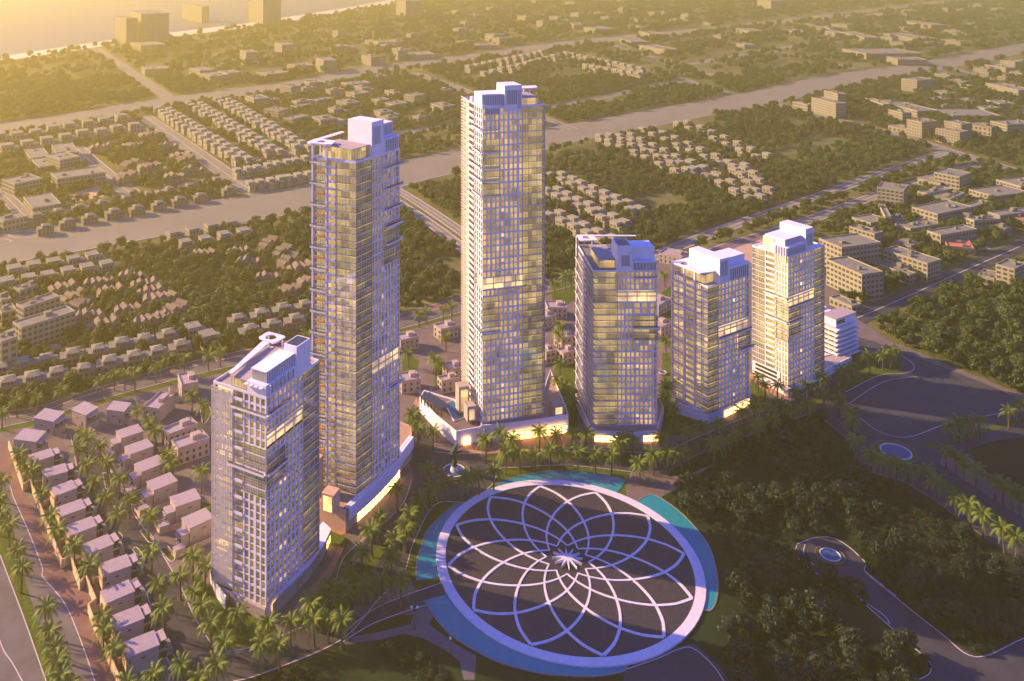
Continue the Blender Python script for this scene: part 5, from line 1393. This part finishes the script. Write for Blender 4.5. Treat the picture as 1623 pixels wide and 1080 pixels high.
# single larger buildings: near roof corner, left roof corner, length of the right side, height
def building(near, left, r, h, label, group, red=False, wins=True, cat='building'):
    n_, l_ = G(*near, h), G(*left, h)
    e = Vector((l_.x - n_.x, l_.y - n_.y)); w = e.length
    if w < 1: return
    e /= w; v = Vector((e.y, -e.x))
    if v.x < 0: v = -v
    ct = (n_.x + e.x * w / 2 + v.x * r / 2, n_.y + e.y * w / 2 + v.y * r / 2)
    t = thing('building', label, cat, (ct[0], ct[1], -.25), group=group)
    f = lambda a, b, z: (n_.x + e.x * a + v.x * b, n_.y + e.y * a + v.y * b, z)
    q = M(); q.box(f, 0, w, 0, r, -.25, h); q.build('wall', BROWNW if red else FARW, t)
    q = M(); q.box(f, .5, w - .5, .5, r - .5, h, h + .1); q.build('roof', REDR if red else FARR, t)
    q = M()
    for (a0, a1, b0, b1) in ((0, w, 0, .5), (0, w, r - .5, r), (0, .5, .5, r - .5), (w - .5, w, .5, r - .5)): q.box(f, a0, a1, b0, b1, h, h + .9)
    q.build('parapet', BROWNW if red else FARW, t)
    for k in range(rnd.randrange(1, 4)):
        a, b = rnd.uniform(.2, .7) * w, rnd.uniform(.15, .75) * r; s_ = rnd.uniform(1.2, 2.6)
        q = M(); q.box(f, a, a + s_ * 1.4, b, b + s_ * 1.8, h + .1, h + rnd.uniform(1.2, 3)); q.build('roof_unit', FARR, t)
    if wins:
        q = M(); fl = max(1, int(h / 3.4)); fh = h / fl; na, nb = max(2, int(w / 3.6)), max(2, int(r / 3.6))
        for k in range(fl):
            z0, z1 = k * fh + fh * .3, k * fh + fh * .78
            for j in range(na): u = w * (j + .5) / na; q.box(f, u - w / na * .3, u + w / na * .3, -.14, .0, z0, z1)
            for j in range(nb): u = r * (j + .5) / nb; q.box(f, -.14, 0, u - r / nb * .3, u + r / nb * .3, z0, z1)
        q.build('window_row', FARWIN, t, stuff=True)
    EXCL.append([f(a, b, 0)[:2] for a, b in ((-2, -2), (w + 2, -2), (w + 2, r + 2), (-2, r + 2))])
BL = {
 'hazy building beyond the cross road': [((1453.5, 128.6), (1428.5, 125), 45, 20), ((1505, 120), (1480.6, 117), 20, 12), ((1551, 139), (1505.6, 131), 6, 5), ((1614, 144), (1562, 132), 30, 14), ((1594, 108.5), (1561, 103), 25, 8), ((1609, 99), (1585, 96), 25, 9),
   ((1454, 177), (1400, 163), 35, 9), ((1430.5, 180), (1408, 174.4), 15, 16), ((1510, 184), (1478, 173), 70, 8), ((1561, 173), (1541.7, 169), 30, 8), ((1584, 165), (1562, 159), 25, 8), ((1461, 195), (1437, 190), 30, 20), ((1521, 211), (1482.6, 204), 20, 17), ((1523.6, 198), (1496.5, 192.5), 20, 24),
   ((1596.5, 198.7), (1569, 192.5), 45, 16), ((1324.7, 165), (1286, 155), 18, 22), ((1328, 150), (1305.7, 144), 15, 20), ((1279.7, 166.7), (1256, 161.7), 10, 10), ((1400, 166), (1372, 156), 12, 9)],
 'grey building between carriageway and service road': [((1520.7, 281.7), (1480.6, 274), 30, 16), ((1576.7, 312.5), (1535.6, 301), 48, 8), ((1486, 340.6), (1445, 329), 52, 12), ((1413, 345), (1403, 344), 42, 10), ((1443, 364), (1418, 355.5), 40, 5), ((1491, 374), (1469, 366.7), 45, 10), ((1537.5, 331), (1522.6, 327.5), 40, 6),
   ((1506.7, 317), (1497, 315), 36, 8), ((1469, 308), (1454, 304), 40, 8), ((1432, 304), (1390, 297.6), 25, 18), ((1618, 296.7), (1578.6, 285.5), 35, 10), ((1544, 351), (1531, 346), 28, 10), ((1585, 343), (1565.5, 337), 48, 9), ((1386, 372), (1346, 360), 12, 14), ((1334, 394), (1298, 379), 40, 20), ((1470, 419), (1400, 396.6), 18, 14),
   ((1442, 437), (1365, 410.5), 8, 7), ((1366, 437), (1309.7, 412), 20, 19), ((1350, 487), (1314.7, 472), 10, 5), ((1380, 355), (1350, 345), 25, 6)],
 'shaded building past the service road': [((1608, 428), (1578, 420), 20, 17), ((1576, 443), (1550, 437), 18, 6)],
 'pale complex block at the left picture edge': [((31.7, 461.7), (21, 456.7), 13.6, 10), ((37.5, 490), (25, 483), 26, 14), ((34, 521.7), (20, 511.7), 36, 14), ((3, 498), (-5, 488), 10, 8), ((2, 478), (-8, 470), 7, 8), ((2, 544), (-12, 535), 10, 20)],
 'hazy yellow block left above the main boulevard': [((48, 251.7), (36.7, 236.7), 22, 6), ((91, 245), (81.7, 230), 24, 12), ((95, 255), (71.7, 246.7), 24, 14), ((63, 266), (50, 253), 18, 6), ((91, 285), (80, 275), 50, 12), ((23, 293), (3, 285), 30, 12), ((52, 331), (37, 313), 26, 8), ((5, 352), (-8, 345), 22, 10)],
 'hazy block between far boulevard and row houses': [((402.5, 158), (388, 151.7), 26, 13), ((461, 139), (444, 136), 22, 18), ((441.7, 176.7), (418, 173), 22, 12), ((471, 170), (460, 168), 30, 8), ((464, 190), (448, 187.5), 35, 12), ((490, 132), (482, 129), 25, 14), ((503, 160), (493, 158), 30, 9), ((430, 160), (418, 158), 20, 7), ((553, 135), (540, 131), 45, 10), ((562, 150), (548, 146), 30, 10), ((657, 153), (640, 150), 25, 16), ((623, 167), (606, 163), 30, 8), ((600, 160), (588, 157), 22, 8)],
 'far hazy building beyond the far boulevard': [((230, 111), (224, 106), 45, 12), ((317, 113), (299, 108), 30, 12), ((333, 122), (315, 117), 40, 12), ((360, 117), (345, 113), 30, 10), ((390, 84), (380, 80), 25, 28), ((447, 72), (435, 68), 30, 22), ((423, 119), (405, 115), 50, 10), ((513, 97), (500, 92), 28, 24), ((470, 106), (455, 102), 40, 9), ((650, 88), (637, 83), 60, 11), ((600, 68), (592, 65), 40, 12),
   ((757, 73), (748, 69), 50, 10), ((910, 40), (903, 36), 25, 14), ((947, 47), (925, 43), 60, 12), ((1000, 67), (982, 61), 45, 12), ((1053, 80), (1012, 72), 40, 11), ((1030, 55), (1012, 50), 40, 12), ((1323, 53), (1263, 37), 30, 10), ((1370, 60), (1328, 50), 40, 12), ((1373, 86), (1335, 78), 130, 12), ((1423, 95), (1405, 90), 60, 12), ((1453, 62), (1391, 53), 60, 9), ((1476, 40), (1420, 33), 50, 12), ((1260, 52), (1235, 46), 40, 10), ((1188, 50), (1165, 45), 40, 12), ((1180, 72), (1160, 68), 30, 9)],
}
for lab, L in BL.items():
    for i, (a, b, r, h) in enumerate(L):
        building(a, b, r, h, ('%s ' + lab) % ORD[i], lab + 's' if not lab.endswith('edge') else lab)
building((1545, 396), (1502, 391), 26, 5, 'low red roofed hall among trees above the service road', None, red=True)
building((1628, 350), (1604, 345), 24, 7, 'red roofed building at the right picture edge', None, red=True)
building((1398, 352), (1368, 345), 12, 5, 'small orange sunlit shed near the carriageway', None, red=True, wins=False)
for near, left, r, h, lab in (((200, 30), (182, 27), 30, 72, 'left one of the tall hazy towers at the beach'), ((224, 23), (205, 18), 70, 80, 'broad tall hazy tower at the beach road'), ((223, 73), (206, 68), 60, 18, 'low wide block in front of the hazy beach towers'), ((320, 11), (289, 6), 25, 52, 'hazy slab block with banded front near the beach'),
                              ((417, 0), (394, -4), 60, 80, 'tall hazy tower cut by the top edge, left'), ((643, 2), (628, -2), 55, 60, 'tall hazy tower cut by the top edge, middle'), ((1222, 2), (1200, -2), 40, 40, 'hazy tower cut by the top edge, right')):
    building(near, left, r, h, lab, 'tall hazy towers', cat='tower')
# further fabric of the town dissolving in haze: jittered blocks along the boulevard direction
def fill(poly, n, sz, hh, lab, grp):
    Pg = [G(x, y) for x, y in poly]; pp = [(p.x, p.y) for p in Pg]
    xs = [p[0] for p in pp]; ys = [p[1] for p in pp]; got = 0; tries = 0; placed = []
    while got < n and tries < 6000:
        tries += 1
        x, y = rnd.uniform(min(xs), max(xs)), rnd.uniform(min(ys), max(ys)); A = np.array([[x, y]])
        if not inside(A, pp)[0]: continue
        if any((x - a) ** 2 + (y - b) ** 2 < sz * sz * 2.4 for a, b in placed): continue
        if any(inside(A, e)[0] for e in EXCL[-900:]) or any(inside(A, e)[0] for e in EXCL[:60]): continue
        placed.append((x, y)); w, r, h = rnd.uniform(.6, 1.2) * sz, rnd.uniform(.6, 1.5) * sz, rnd.uniform(*hh)
        th = TH + rnd.choice([0, 0, .04, -.03]); t = thing('building', lab % ORD[got] , 'building', (x, y, -.25), th, grp)
        q = M(); q.box(ident, -w / 2, w / 2, -r / 2, r / 2, 0, h)
        if rnd.random() < .5: q.box(ident, w / 2 + .01, w / 2 + w * .5, -r / 2, r * .2, 0, h * rnd.uniform(.4, .75))
        link('wall', q.mesh('wall', FARW), t)
        q = M(); q.box(ident, -w / 2 - .3, w / 2 - .3, -r / 2 - .3, r / 2 + .3, h, h + .6); q.box(ident, -w * .2, w * .15, -r * .2, r * .1, h + .6, h + 3.2); link('roof', q.mesh('roof', FARR), t)
        q = M(); fl = max(1, int(h / 4)); 
        wins_on(q, -w / 2, w / 2, -r / 2, 1.2, max(2, int(w / 5)), fl, h / fl); wins_on(q, -r / 2, r / 2, -w / 2, 1.2, max(2, int(r / 5)), fl, h / fl, ax=1)
        o = link('window_row', q.mesh('window_row', FARWIN), t); o['kind'] = 'stuff'
        rot_excl(x, y, th, w / 2, r / 2, 3); got += 1
fill([(290, 96), (545, 55), (720, 20), (1050, -20), (1100, 45), (870, 70), (620, 100), (440, 128), (290, 150)], 52, 34, (8, 20), '%s hazy town block left of centre, above the far boulevard', 'hazy town blocks, left')
fill([(1050, 0), (1623, -30), (1700, 50), (1623, 62), (1400, 100), (1200, 66), (1080, 90), (1010, 40)], 55, 34, (8, 16), '%s hazy town block at the upper right', 'hazy town blocks, upper right')
fill([(395, 168), (560, 128), (700, 128), (735, 180), (640, 205), (500, 225), (440, 190)], 16, 24, (7, 12), '%s hazy block between the tall towers and far boulevard', 'hazy blocks behind the towers')
fill([(1380, 150), (1623, 90), (1623, 265), (1500, 230), (1400, 205)], 14, 22, (6, 12), '%s low block in the wood beyond the cross road', 'low blocks beyond the cross road')
fill([(1480, 290), (1623, 290), (1623, 370), (1480, 420), (1390, 450), (1370, 400)], 9, 16, (5, 9), '%s small block between trees above the service road', 'small blocks above the service road')

# ================================================================== PALMS
def frond_mesh(r, L=4.6, droop=.9, lift=.7):
    q = M(); nseg = 8; P = []
    for i in range(nseg + 1):
        t = i / nseg
        P.append(Vector((L * t * (1 - .12 * t), 0, L * (lift * t - droop * t * t))))
    for i in range(nseg):
        a, b = P[i], P[i + 1]
        q.add([a + Vector((0, .05, 0)), a - Vector((0, .05, 0)), b - Vector((0, .04, 0)), b + Vector((0, .04, 0))], [(0, 1, 2, 3)])
    for i in range(1, nseg * 2 + 1):
        t = i / (nseg * 2); k = min(nseg - 1, int(t * nseg)); f = t * nseg - k
        p = P[k].lerp(P[k + 1], f); d = (P[k + 1] - P[k]).normalized()
        ln = (.55 + 1.0 * math.sin(math.pi * min(1, t * .85 + .12))) * r.uniform(.8, 1.1) * .85
        for sg in (1, -1):
            tip = p + d * ln * .55 + Vector((0, sg * ln * .8, -ln * r.uniform(.2, .5)))
            q.add([p - d * .13, p + d * .2, tip], [(0, 1, 2)])
    return q
def crown(seed, n=26):
    r = random.Random(seed); out = []
    for i in range(n):
        lay = i / n
        az = i * 2.39996 + r.uniform(-.2, .2)
        out.append((frond_mesh(r, r.uniform(4.9, 6.0) * (.78 + .22 * lay), .55 + .5 * lay + r.uniform(-.05, .1), 1.15 - 1.05 * lay), az))
    return out
def trunk_mesh(seed, h=9.2):
    r = random.Random(seed); q = M(); n = 5; x = y = 0; pr = Vector((0, 0, 0)); rad = .42
    for i in range(1, n + 1):
        x += r.uniform(-.1, .1); y += r.uniform(-.1, .1); p = Vector((x, y, h * i / n)); r2 = .42 - .12 * i / n + (.08 if i == n else 0)
        q.tube(pr, p, rad, r2 * .95, 7, cap=(i == n)); rad = r2; pr = p
    q.tube(pr - Vector((0, 0, .5)), pr + Vector((0, 0, .5)), .5, .3, 7)
    return q.mesh('trunk', BARK), pr
PM = []
for sd_ in range(4):
    cr = crown(sd_ + 11); tm, tp = trunk_mesh(sd_)
    allc = M()
    fm = []
    for q, az in cr:
        c_, s_ = math.cos(az), math.sin(az)
        allc.add([(v[0] * c_ - v[1] * s_, v[0] * s_ + v[1] * c_, v[2]) for v in q.v], q.f)
    if True:
        for q, az in cr[::1]: fm.append((q, az))
    cm = allc.mesh('crown', PALM, fix=False)
    PM.append((tm, tp, cm, fm, []))
def place_palm(x, y, label, group, near=False, sc=None):
    k = rnd.randrange(4); tm, tp, cm, fm, cache = PM[k]
    sc = sc or rnd.uniform(.98, 1.2)
    t = thing('date_palm', label, 'palm tree', (x, y, 0), rnd.uniform(0, 6.28), group, sc)
    t.rotation_euler = (rnd.uniform(-.06, .06), rnd.uniform(-.06, .06), t.rotation_euler[2])
    link('trunk', tm, t)
    if near:
        if not cache:
            for q, az in fm: cache.append(q.mesh('frond', PALM, fix=False))
        cr = link('crown', None, t, loc=tp + Vector((0, 0, .2)))
        for me, (q, az) in zip(cache, fm): link('frond', me, cr, rz=az)
    else:
        link('crown', cm, t, loc=tp + Vector((0, 0, .2)))
PH = 10.4
def S3(pts, ox, oy, k): return [(ox + x / k, oy + y / k) for x, y in pts]
ROWS = []     # (label pattern, group, list of crown points, near)
ROWS.append(('%s date palm, from the left, on the boundary road verge', 'palms along the boundary road',
    S3([(10, 870), (82, 815), (172, 800), (290, 775), (483, 718), (543, 690), (594, 688), (641, 690), (740, 652), (803, 622), (878, 628), (993, 600), (1048, 582), (1457, 508)], 0, 360, 3) +
    S3([(190, 105), (245, 88), (355, 82), (415, 60)], 620, 470, 4.32) + S3([(262, 190), (372, 115), (445, 100)], 840, 420, 6.75) + S3([(1445, 90)], 840, 420, 6.75), False))
ROWS.append(('%s date palm from the top, between the villas and the tan wall', 'palms between villas and boundary wall',
    S3([(145, 715), (180, 780), (240, 835)], 0, 560, 4.5) + S3([(300, 75), (365, 240), (420, 365), (530, 460), (655, 620), (735, 950), (735, 1050)], 0, 760, 4.5) + S3([(555, 905)], 0, 720, 3), True))
ROWS.append(('%s date palm from the top of the verge left of the grey road', 'palms on the verge by the outer lane',
    S3([(5, 190), (8, 275), (45, 340), (80, 445), (100, 535), (205, 735), (232, 830), (250, 915), (282, 975), (300, 1045), (330, 1085), (5, 120)], 0, 720, 3), True))
ROWS.append(('%s date palm from the far end along the inner villa street', 'palms along the inner villa street',
    S3([(975, 385), (1060, 480), (1115, 545), (1370, 290), (1450, 360), (580, 550), (620, 590), (555, 680), (710, 650), (630, 790), (770, 770), (1190, 720), (1235, 760), (1435, 840), (850, 880), (685, 890), (750, 1010), (925, 1010)], 0, 560, 4.5) +
    S3([(835, 240), (1060, 260), (1085, 515), (1115, 730), (1180, 920), (1380, 555), (1460, 620)], 0, 760, 4.5), True))
ROWS.append(('%s date palm in the grove round the foot of the nearest tower', 'palms round the nearest tower',
    S3([(860, 565), (925, 645), (960, 720), (1005, 800), (1060, 895), (1130, 745), (1030, 1000), (870, 985), (740, 1035), (1240, 900), (1330, 890), (1280, 800), (1380, 780), (1495, 785), (1560, 760), (1490, 705), (1560, 640), (1610, 690), (610, 1080), (940, 1060)], 0, 720, 3), True))
ROWS.append(('%s date palm on the bend of the ring road left of the round plaza', 'palms on the bend of the ring road',
    S3([(270, 160), (375, 210), (180, 290), (340, 278), (150, 370), (300, 345), (260, 405), (100, 455), (240, 485), (40, 555), (115, 605), (200, 605), (285, 598), (5, 640), (5, 790)], 540, 720, 3), True))
ROWS.append(('%s date palm, clockwise, round the fountain with the bronze sculpture', 'palms round the sculpture fountain',
    S3([(160, 480), (290, 590), (445, 585), (540, 540), (640, 510), (200, 650), (115, 720), (50, 820), (10, 930)], 640, 630, 4.5), True))
ROWS.append(('%s date palm, from the left, front row on the plaza promenade', 'front row of palms on the promenade',
    S3([(725, 395), (828, 385), (935, 385), (1045, 365), (1140, 375), (1240, 370), (1370, 390), (1480, 405)], 640, 630, 4.5) + S3([(155, 780), (250, 715), (355, 695), (450, 690), (680, 655), (750, 595), (830, 570), (990, 490), (1105, 455), (1235, 390), (1350, 340), (1470, 290), (1575, 315)], 980, 560, 4.5), False))
ROWS.append(('%s date palm, from the left, back row before the shop fronts', 'back row of palms before the shop fronts',
    S3([(60, 130), (105, 210), (210, 225), (585, 300), (695, 260), (780, 310), (965, 240), (1085, 240), (1195, 250), (1300, 260), (1520, 320), (1580, 270)], 640, 630, 4.5) +
    S3([(20, 620), (100, 600), (300, 595), (500, 555), (585, 530), (705, 490), (890, 430), (975, 380), (1090, 365), (1160, 345), (1265, 255), (1350, 215), (1440, 175)], 980, 560, 4.5), False))
ROWS.append(('%s date palm, from the far end, in the gardens between the towers', 'palms in the gardens between towers',
    S3([(375, 265), (120, 370), (290, 410), (320, 445)], 620, 470, 4.32) + S3([(335, 650), (295, 740), (320, 1030)], 840, 420, 6.75) + [(884, 600), (905, 632), (896, 612)] + S3([(1450, 830)], 840, 420, 6.75) +
    S3([(335, 235), (335, 300), (385, 395)], 980, 560, 4.5) + S3([(995, 155), (1050, 210), (1135, 230)], 980, 560, 4.5) + [(655, 655), (665, 665)], False))
ROWS.append(('%s date palm, from the left, on the curved island beside the asphalt square', 'palms on the island by the asphalt square',
    S3([(65, 350), (150, 315), (315, 240), (425, 205), (490, 200), (540, 200)], 1320, 520, 5.347), False))
ROWS.append(('%s date palm, from the top, along the shaded park edge', 'palms along the shaded park edge',
    S3([(55, 590), (155, 700), (165, 790), (185, 950)], 1320, 520, 5.347) + S3([(235, 185), (340, 225), (455, 250), (565, 275), (715, 315), (825, 400), (1005, 545), (1135, 620), (1245, 715), (1440, 840), (1545, 910)], 1340, 690, 5.714), False))
ROWS.append(('%s date palm, from the left, on the thin grass strip right of the asphalt square', 'palms on the thin grass strip',
    S3([(990, 820), (1070, 805), (1135, 785), (1235, 770), (1490, 690), (1600, 655)], 1320, 520, 5.347), False))
ROWS.append(('%s date palm, from the top, along the red pavement at the far right', 'palms along the right hand red pavement',
    S3([(912, 110), (1000, 175), (1080, 230), (1180, 300), (1355, 380), (1425, 430), (1510, 475), (1580, 520)], 1340, 690, 5.714), False))
PALMPTS = []
for pat, grp, pts, near in ROWS:
    for i, (x, y) in enumerate(pts):
        c = G(x, y, PH + .3)
        c.z = 0
        # keep clear of the tower and villa bodies
        place_palm(c.x, c.y, pat % ORD[i], grp, near and (c.y < 385))
        PALMPTS.append((c.x, c.y))

# ================================================================== TREES
def tree_meshes(seed, H=9.5, Rc=4.6, nl=520, leaf=.75, m=None, low=.32):
    r = random.Random(seed); q = M()
    q.tube((0, 0, 0), (0, 0, H * .3), .34, .24, 7)
    clumps = []
    nb = 7
    for i in range(nb):
        a = i * 2 * math.pi / nb + r.uniform(-.4, .4); rr = Rc * r.uniform(.35, .72); z = H * r.uniform(.45, .8)
        e = Vector((rr * math.cos(a), rr * math.sin(a), z)); q.tube((0, 0, H * .27), e, .17, .06, 5)
        clumps.append((e, Rc * r.uniform(.32, .5)))
    clumps.append((Vector((r.uniform(-.5, .5), r.uniform(-.5, .5), H * .82)), Rc * .5)); clumps.append((Vector((0, 0, H * .6)), Rc * .6))
    tm = q.mesh('trunk', TBARK)
    c = M()
    for i in range(nl):
        p0, rad = clumps[r.randrange(len(clumps))]
        d = Vector((r.gauss(0, 1), r.gauss(0, 1), r.gauss(0, .8))).normalized()
        p = p0 + d * rad * (r.uniform(.55, 1.05)); p.z = max(p.z, H * low)
        nrm = (d + Vector((r.gauss(0, .5), r.gauss(0, .5), r.gauss(0, .5) + .4))).normalized()
        a = nrm.orthogonal().normalized(); b = nrm.cross(a); s = leaf * r.uniform(.6, 1.2)
        k = r.uniform(.5, .9)
        c.add([p - a * s, p - b * s * k, p + a * s, p + b * s * k], [(0, 1, 2, 3)])
    return tm, c.mesh('crown', m or LEAF, fix=False)
TV = [tree_meshes(i + 3, H=r_[0], Rc=r_[1], nl=r_[2]) for i, r_ in enumerate([(9.5, 4.8, 560), (8.2, 4.2, 460), (11.5, 5.2, 640)])]
PV = [tree_meshes(i + 33, H=r_[0], Rc=r_[1], nl=r_[2], leaf=.55, m=LEAFP) for i, r_ in enumerate([(8.5, 4.2, 700), (7.0, 3.6, 600), (10, 4.6, 800)])]
bb = [(min(p[0] for p in e), max(p[0] for p in e), min(p[1] for p in e), max(p[1] for p in e)) for e in EXCL]
def free(P, inner=False):
    ok = np.ones(len(P), bool)
    for i, (e, b) in enumerate(zip(EXCL, bb)):
        if inner and i == COMPOUND: continue
        m = ok & (P[:, 0] > b[0]) & (P[:, 0] < b[1]) & (P[:, 1] > b[2]) & (P[:, 1] < b[3])
        if m.any():
            idx = np.nonzero(m)[0]; ins = inside(P[idx], e); ok[idx[ins]] = False
    return ok
rng = np.random.default_rng(5)
def noise2(P, s, seed):
    g = np.random.default_rng(seed); f = np.zeros(len(P))
    for k in range(6):
        a = g.uniform(0, 2 * math.pi); w = g.uniform(.6, 1.6) / s; f += np.sin((P[:, 0] * math.cos(a) + P[:, 1] * math.sin(a)) * w * 6.28 + g.uniform(0, 6.28))
    return f / 6
def scatter(y0, y1, step, keep=.9, thr=-.45, margin=1.12):
    """jittered grid inside the view wedge, without roads, buildings and clearings"""
    out = []
    y = y0
    while y < y1:
        xa, xb = (0 - PX0 - 60) * y / FOC * margin - 30, (1623 - PX0 + 60) * y / FOC * margin + 30
        xs = np.arange(xa, xb, step); out.append(np.stack([xs, np.full(len(xs), y)], 1)); y += step
    P = np.concatenate(out); P += rng.uniform(-.5, .5, P.shape) * step
    P = P[rng.random(len(P)) < keep]
    P = P[noise2(P, 150, 9) + .35 * noise2(P, 40, 4) > thr]
    return P[free(P)]
A1 = scatter(430, 960, 6.4, thr=-.52)
A2 = scatter(960, 1700, 9.0, thr=-.32)
A3 = scatter(1700, 4200, 16, thr=-.02)
# the nearest, largest ones stand singly
def in_frame(P):
    px_ = PX0 + FOC * P[:, 0] / P[:, 1]; py_ = YH + FOC * (CAM_H - 4) / P[:, 1]
    return (px_ > 0) & (px_ < 1623) & (py_ > 0) & (py_ < 1085)
comp = EXCL  # compound paving is part of the exclusions, so A1 only holds the woods outside it
A1 = A1[np.argsort(A1[:, 1])]
vis = in_frame(A1)
cand = A1[vis]; ns = 150
near, rest1 = cand[:ns], np.concatenate([cand[ns:], A1[~vis]])
for i, (x, y) in enumerate(near):
    k = rnd.randrange(3); px_ = PX0 + FOC * x / y
    where = 'left of the pink roofed tower' if px_ < 500 else ('between the two tall towers' if px_ < 740 else ('behind the blue tower' if px_ < 1200 else ('right of the service road' if px_ > 1360 else 'behind the cream tower')))
    t = thing('broadleaf_tree', 'dense broadleaf tree at the wood edge ' + where, 'tree', (x, y, -.3), rnd.uniform(0, 6.28), 'wood edge trees ' + where, rnd.uniform(.6, 1.05))
    link('trunk', TV[k][0], t); link('crown', TV[k][1], t)
# shaded park in front
parkpoly = [tuple(G(x, y)[:2]) for x, y in [(1075, 752), (1110, 732), (1180, 703), (1290, 664), (1330, 700), (1365, 752), (1430, 775), (1480, 805), (1560, 870), (1690, 960), (1690, 1130), (1180, 1130), (1120, 1040), (1140, 960), (1125, 860), (1060, 790)]]
parkpoly2 = [tuple(G(x, y)[:2]) for x, y in [(1545, 715), (1590, 703), (1690, 700), (1690, 850), (1623, 790), (1570, 752)]]
parkpoly3 = [tuple(G(x, y)[:2]) for x, y in [(380, 1090), (540, 1030), (640, 1020), (700, 1050), (720, 1090), (830, 1085), (1000, 1090), (1000, 1130), (380, 1130)]]
def fillpoly(poly, step, thr, seed):
    xs = [p[0] for p in poly]; ys = [p[1] for p in poly]
    X, Yy = np.meshgrid(np.arange(min(xs), max(xs), step), np.arange(min(ys), max(ys), step)); P = np.stack([X.ravel(), Yy.ravel()], 1)
    P += rng.uniform(-.5, .5, P.shape) * step
    P = P[inside(P, poly)]; P = P[free(P, True)]
    return P[noise2(P, 60, seed) + .4 * noise2(P, 22, seed + 1) > thr]
PK = np.concatenate([fillpoly(parkpoly, 6.2, -.12, 21), fillpoly(parkpoly2, 6.2, -.6, 22)])
rng.shuffle(PK)
PK = PK[np.argsort(PK[:, 1])]
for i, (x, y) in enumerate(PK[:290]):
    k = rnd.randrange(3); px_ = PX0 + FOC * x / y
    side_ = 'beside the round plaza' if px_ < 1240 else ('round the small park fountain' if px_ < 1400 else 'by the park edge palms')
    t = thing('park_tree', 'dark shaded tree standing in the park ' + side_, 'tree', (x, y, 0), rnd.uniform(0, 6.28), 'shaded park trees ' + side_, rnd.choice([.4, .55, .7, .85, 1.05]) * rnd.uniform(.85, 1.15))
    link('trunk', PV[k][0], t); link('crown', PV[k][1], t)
# undergrowth and lawns scrub: low bushes as one mass
bq = []
B1 = fillpoly(parkpoly, 3.0, -.25, 51); B2 = fillpoly(parkpoly3, 2.6, -.1, 61); B3 = fillpoly(parkpoly2, 3.0, -.8, 71)

def instancer(name, pts, src, smin, smax, kind='stuff', z=-.3, flat=1.0):
    """one object that scatters a crown mesh on its own vertices"""
    n = len(pts); me = bpy.data.meshes.new(name)
    me.vertices.add(n); co = np.zeros((n, 3)); co[:, :2] = pts; co[:, 2] = z; me.vertices.foreach_set('co', co.ravel())
    at = me.attributes.new('sc', 'FLOAT_VECTOR', 'POINT'); s_ = rng.uniform(smin, smax, n); at.data.foreach_set('vector', np.stack([s_, s_, s_ * flat], 1).ravel())
    at = me.attributes.new('ro', 'FLOAT_VECTOR', 'POINT'); at.data.foreach_set('vector', np.stack([np.zeros(n), np.zeros(n), rng.uniform(0, 6.28, n)], 1).ravel())
    o = bpy.data.objects.new(name, me); COL.objects.link(o); o['kind'] = 'stuff'
    ng = bpy.data.node_groups.new(name, 'GeometryNodeTree')
    ng.interface.new_socket('Geometry', in_out='INPUT', socket_type='NodeSocketGeometry'); ng.interface.new_socket('Geometry', in_out='OUTPUT', socket_type='NodeSocketGeometry')
    N = ng.nodes; gi, go = N.new('NodeGroupInput'), N.new('NodeGroupOutput'); iop = N.new('GeometryNodeInstanceOnPoints'); m2p = N.new('GeometryNodeMeshToPoints')
    oi = N.new('GeometryNodeObjectInfo'); oi.inputs['Object'].default_value = src; oi.transform_space = 'ORIGINAL'
    a1 = N.new('GeometryNodeInputNamedAttribute'); a1.data_type = 'FLOAT_VECTOR'; a1.inputs[0].default_value = 'sc'
    a2 = N.new('GeometryNodeInputNamedAttribute'); a2.data_type = 'FLOAT_VECTOR'; a2.inputs[0].default_value = 'ro'
    L = ng.links
    L.new(gi.outputs[0], m2p.inputs[0]); L.new(m2p.outputs[0], iop.inputs['Points']); L.new(oi.outputs['Geometry'], iop.inputs['Instance'])
    L.new(a1.outputs[0], iop.inputs['Scale']); L.new(a2.outputs[0], iop.inputs['Rotation']); L.new(iop.outputs[0], go.inputs[0])
    md = o.modifiers.new('scatter', 'NODES'); md.node_group = ng
    return o
def crown_of(tm):
    return next(o for o in bpy.data.objects if o.type == 'MESH' and o.data == tm)
srcT = [crown_of(TV[k][1]) for k in range(3)]; srcP = [crown_of(PV[k][1]) for k in range(3)]
def split3(P): 
    k = rng.integers(0, 3, len(P)); return [P[k == i] for i in range(3)]
for nm, P, a, b in (('near_wood', rest1, .4, 1.1), ('middle_wood', A2, .65, 1.15), ('far_wood', A3, .9, 1.7)):
    for i, Q in enumerate(split3(P)):
        if len(Q): o = instancer(nm, Q, srcT[i], a, b)
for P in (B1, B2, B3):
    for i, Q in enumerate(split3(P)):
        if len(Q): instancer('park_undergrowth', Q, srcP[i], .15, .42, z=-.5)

# ================================================================== HAZE
hm = bpy.data.materials.new('golden_air'); hm.use_nodes = True
t_ = hm.node_tree; t_.nodes.remove(t_.nodes['Principled BSDF'])
pv = t_.nodes.new('ShaderNodeVolumePrincipled')
pv.inputs['Color'].default_value = (1.0, 0.88, 0.25, 1)
pv.inputs['Density'].default_value = HAZE_D
pv.inputs['Anisotropy'].default_value = 0.6
t_.links.new(pv.outputs[0], t_.nodes['Material Output'].inputs['Volume'])
q = M(); q.box(ident, -24000, 24000, -24000, 24000, -1.5, 275)
hz = q.build('haze', hm); hz['kind'] = 'stuff'
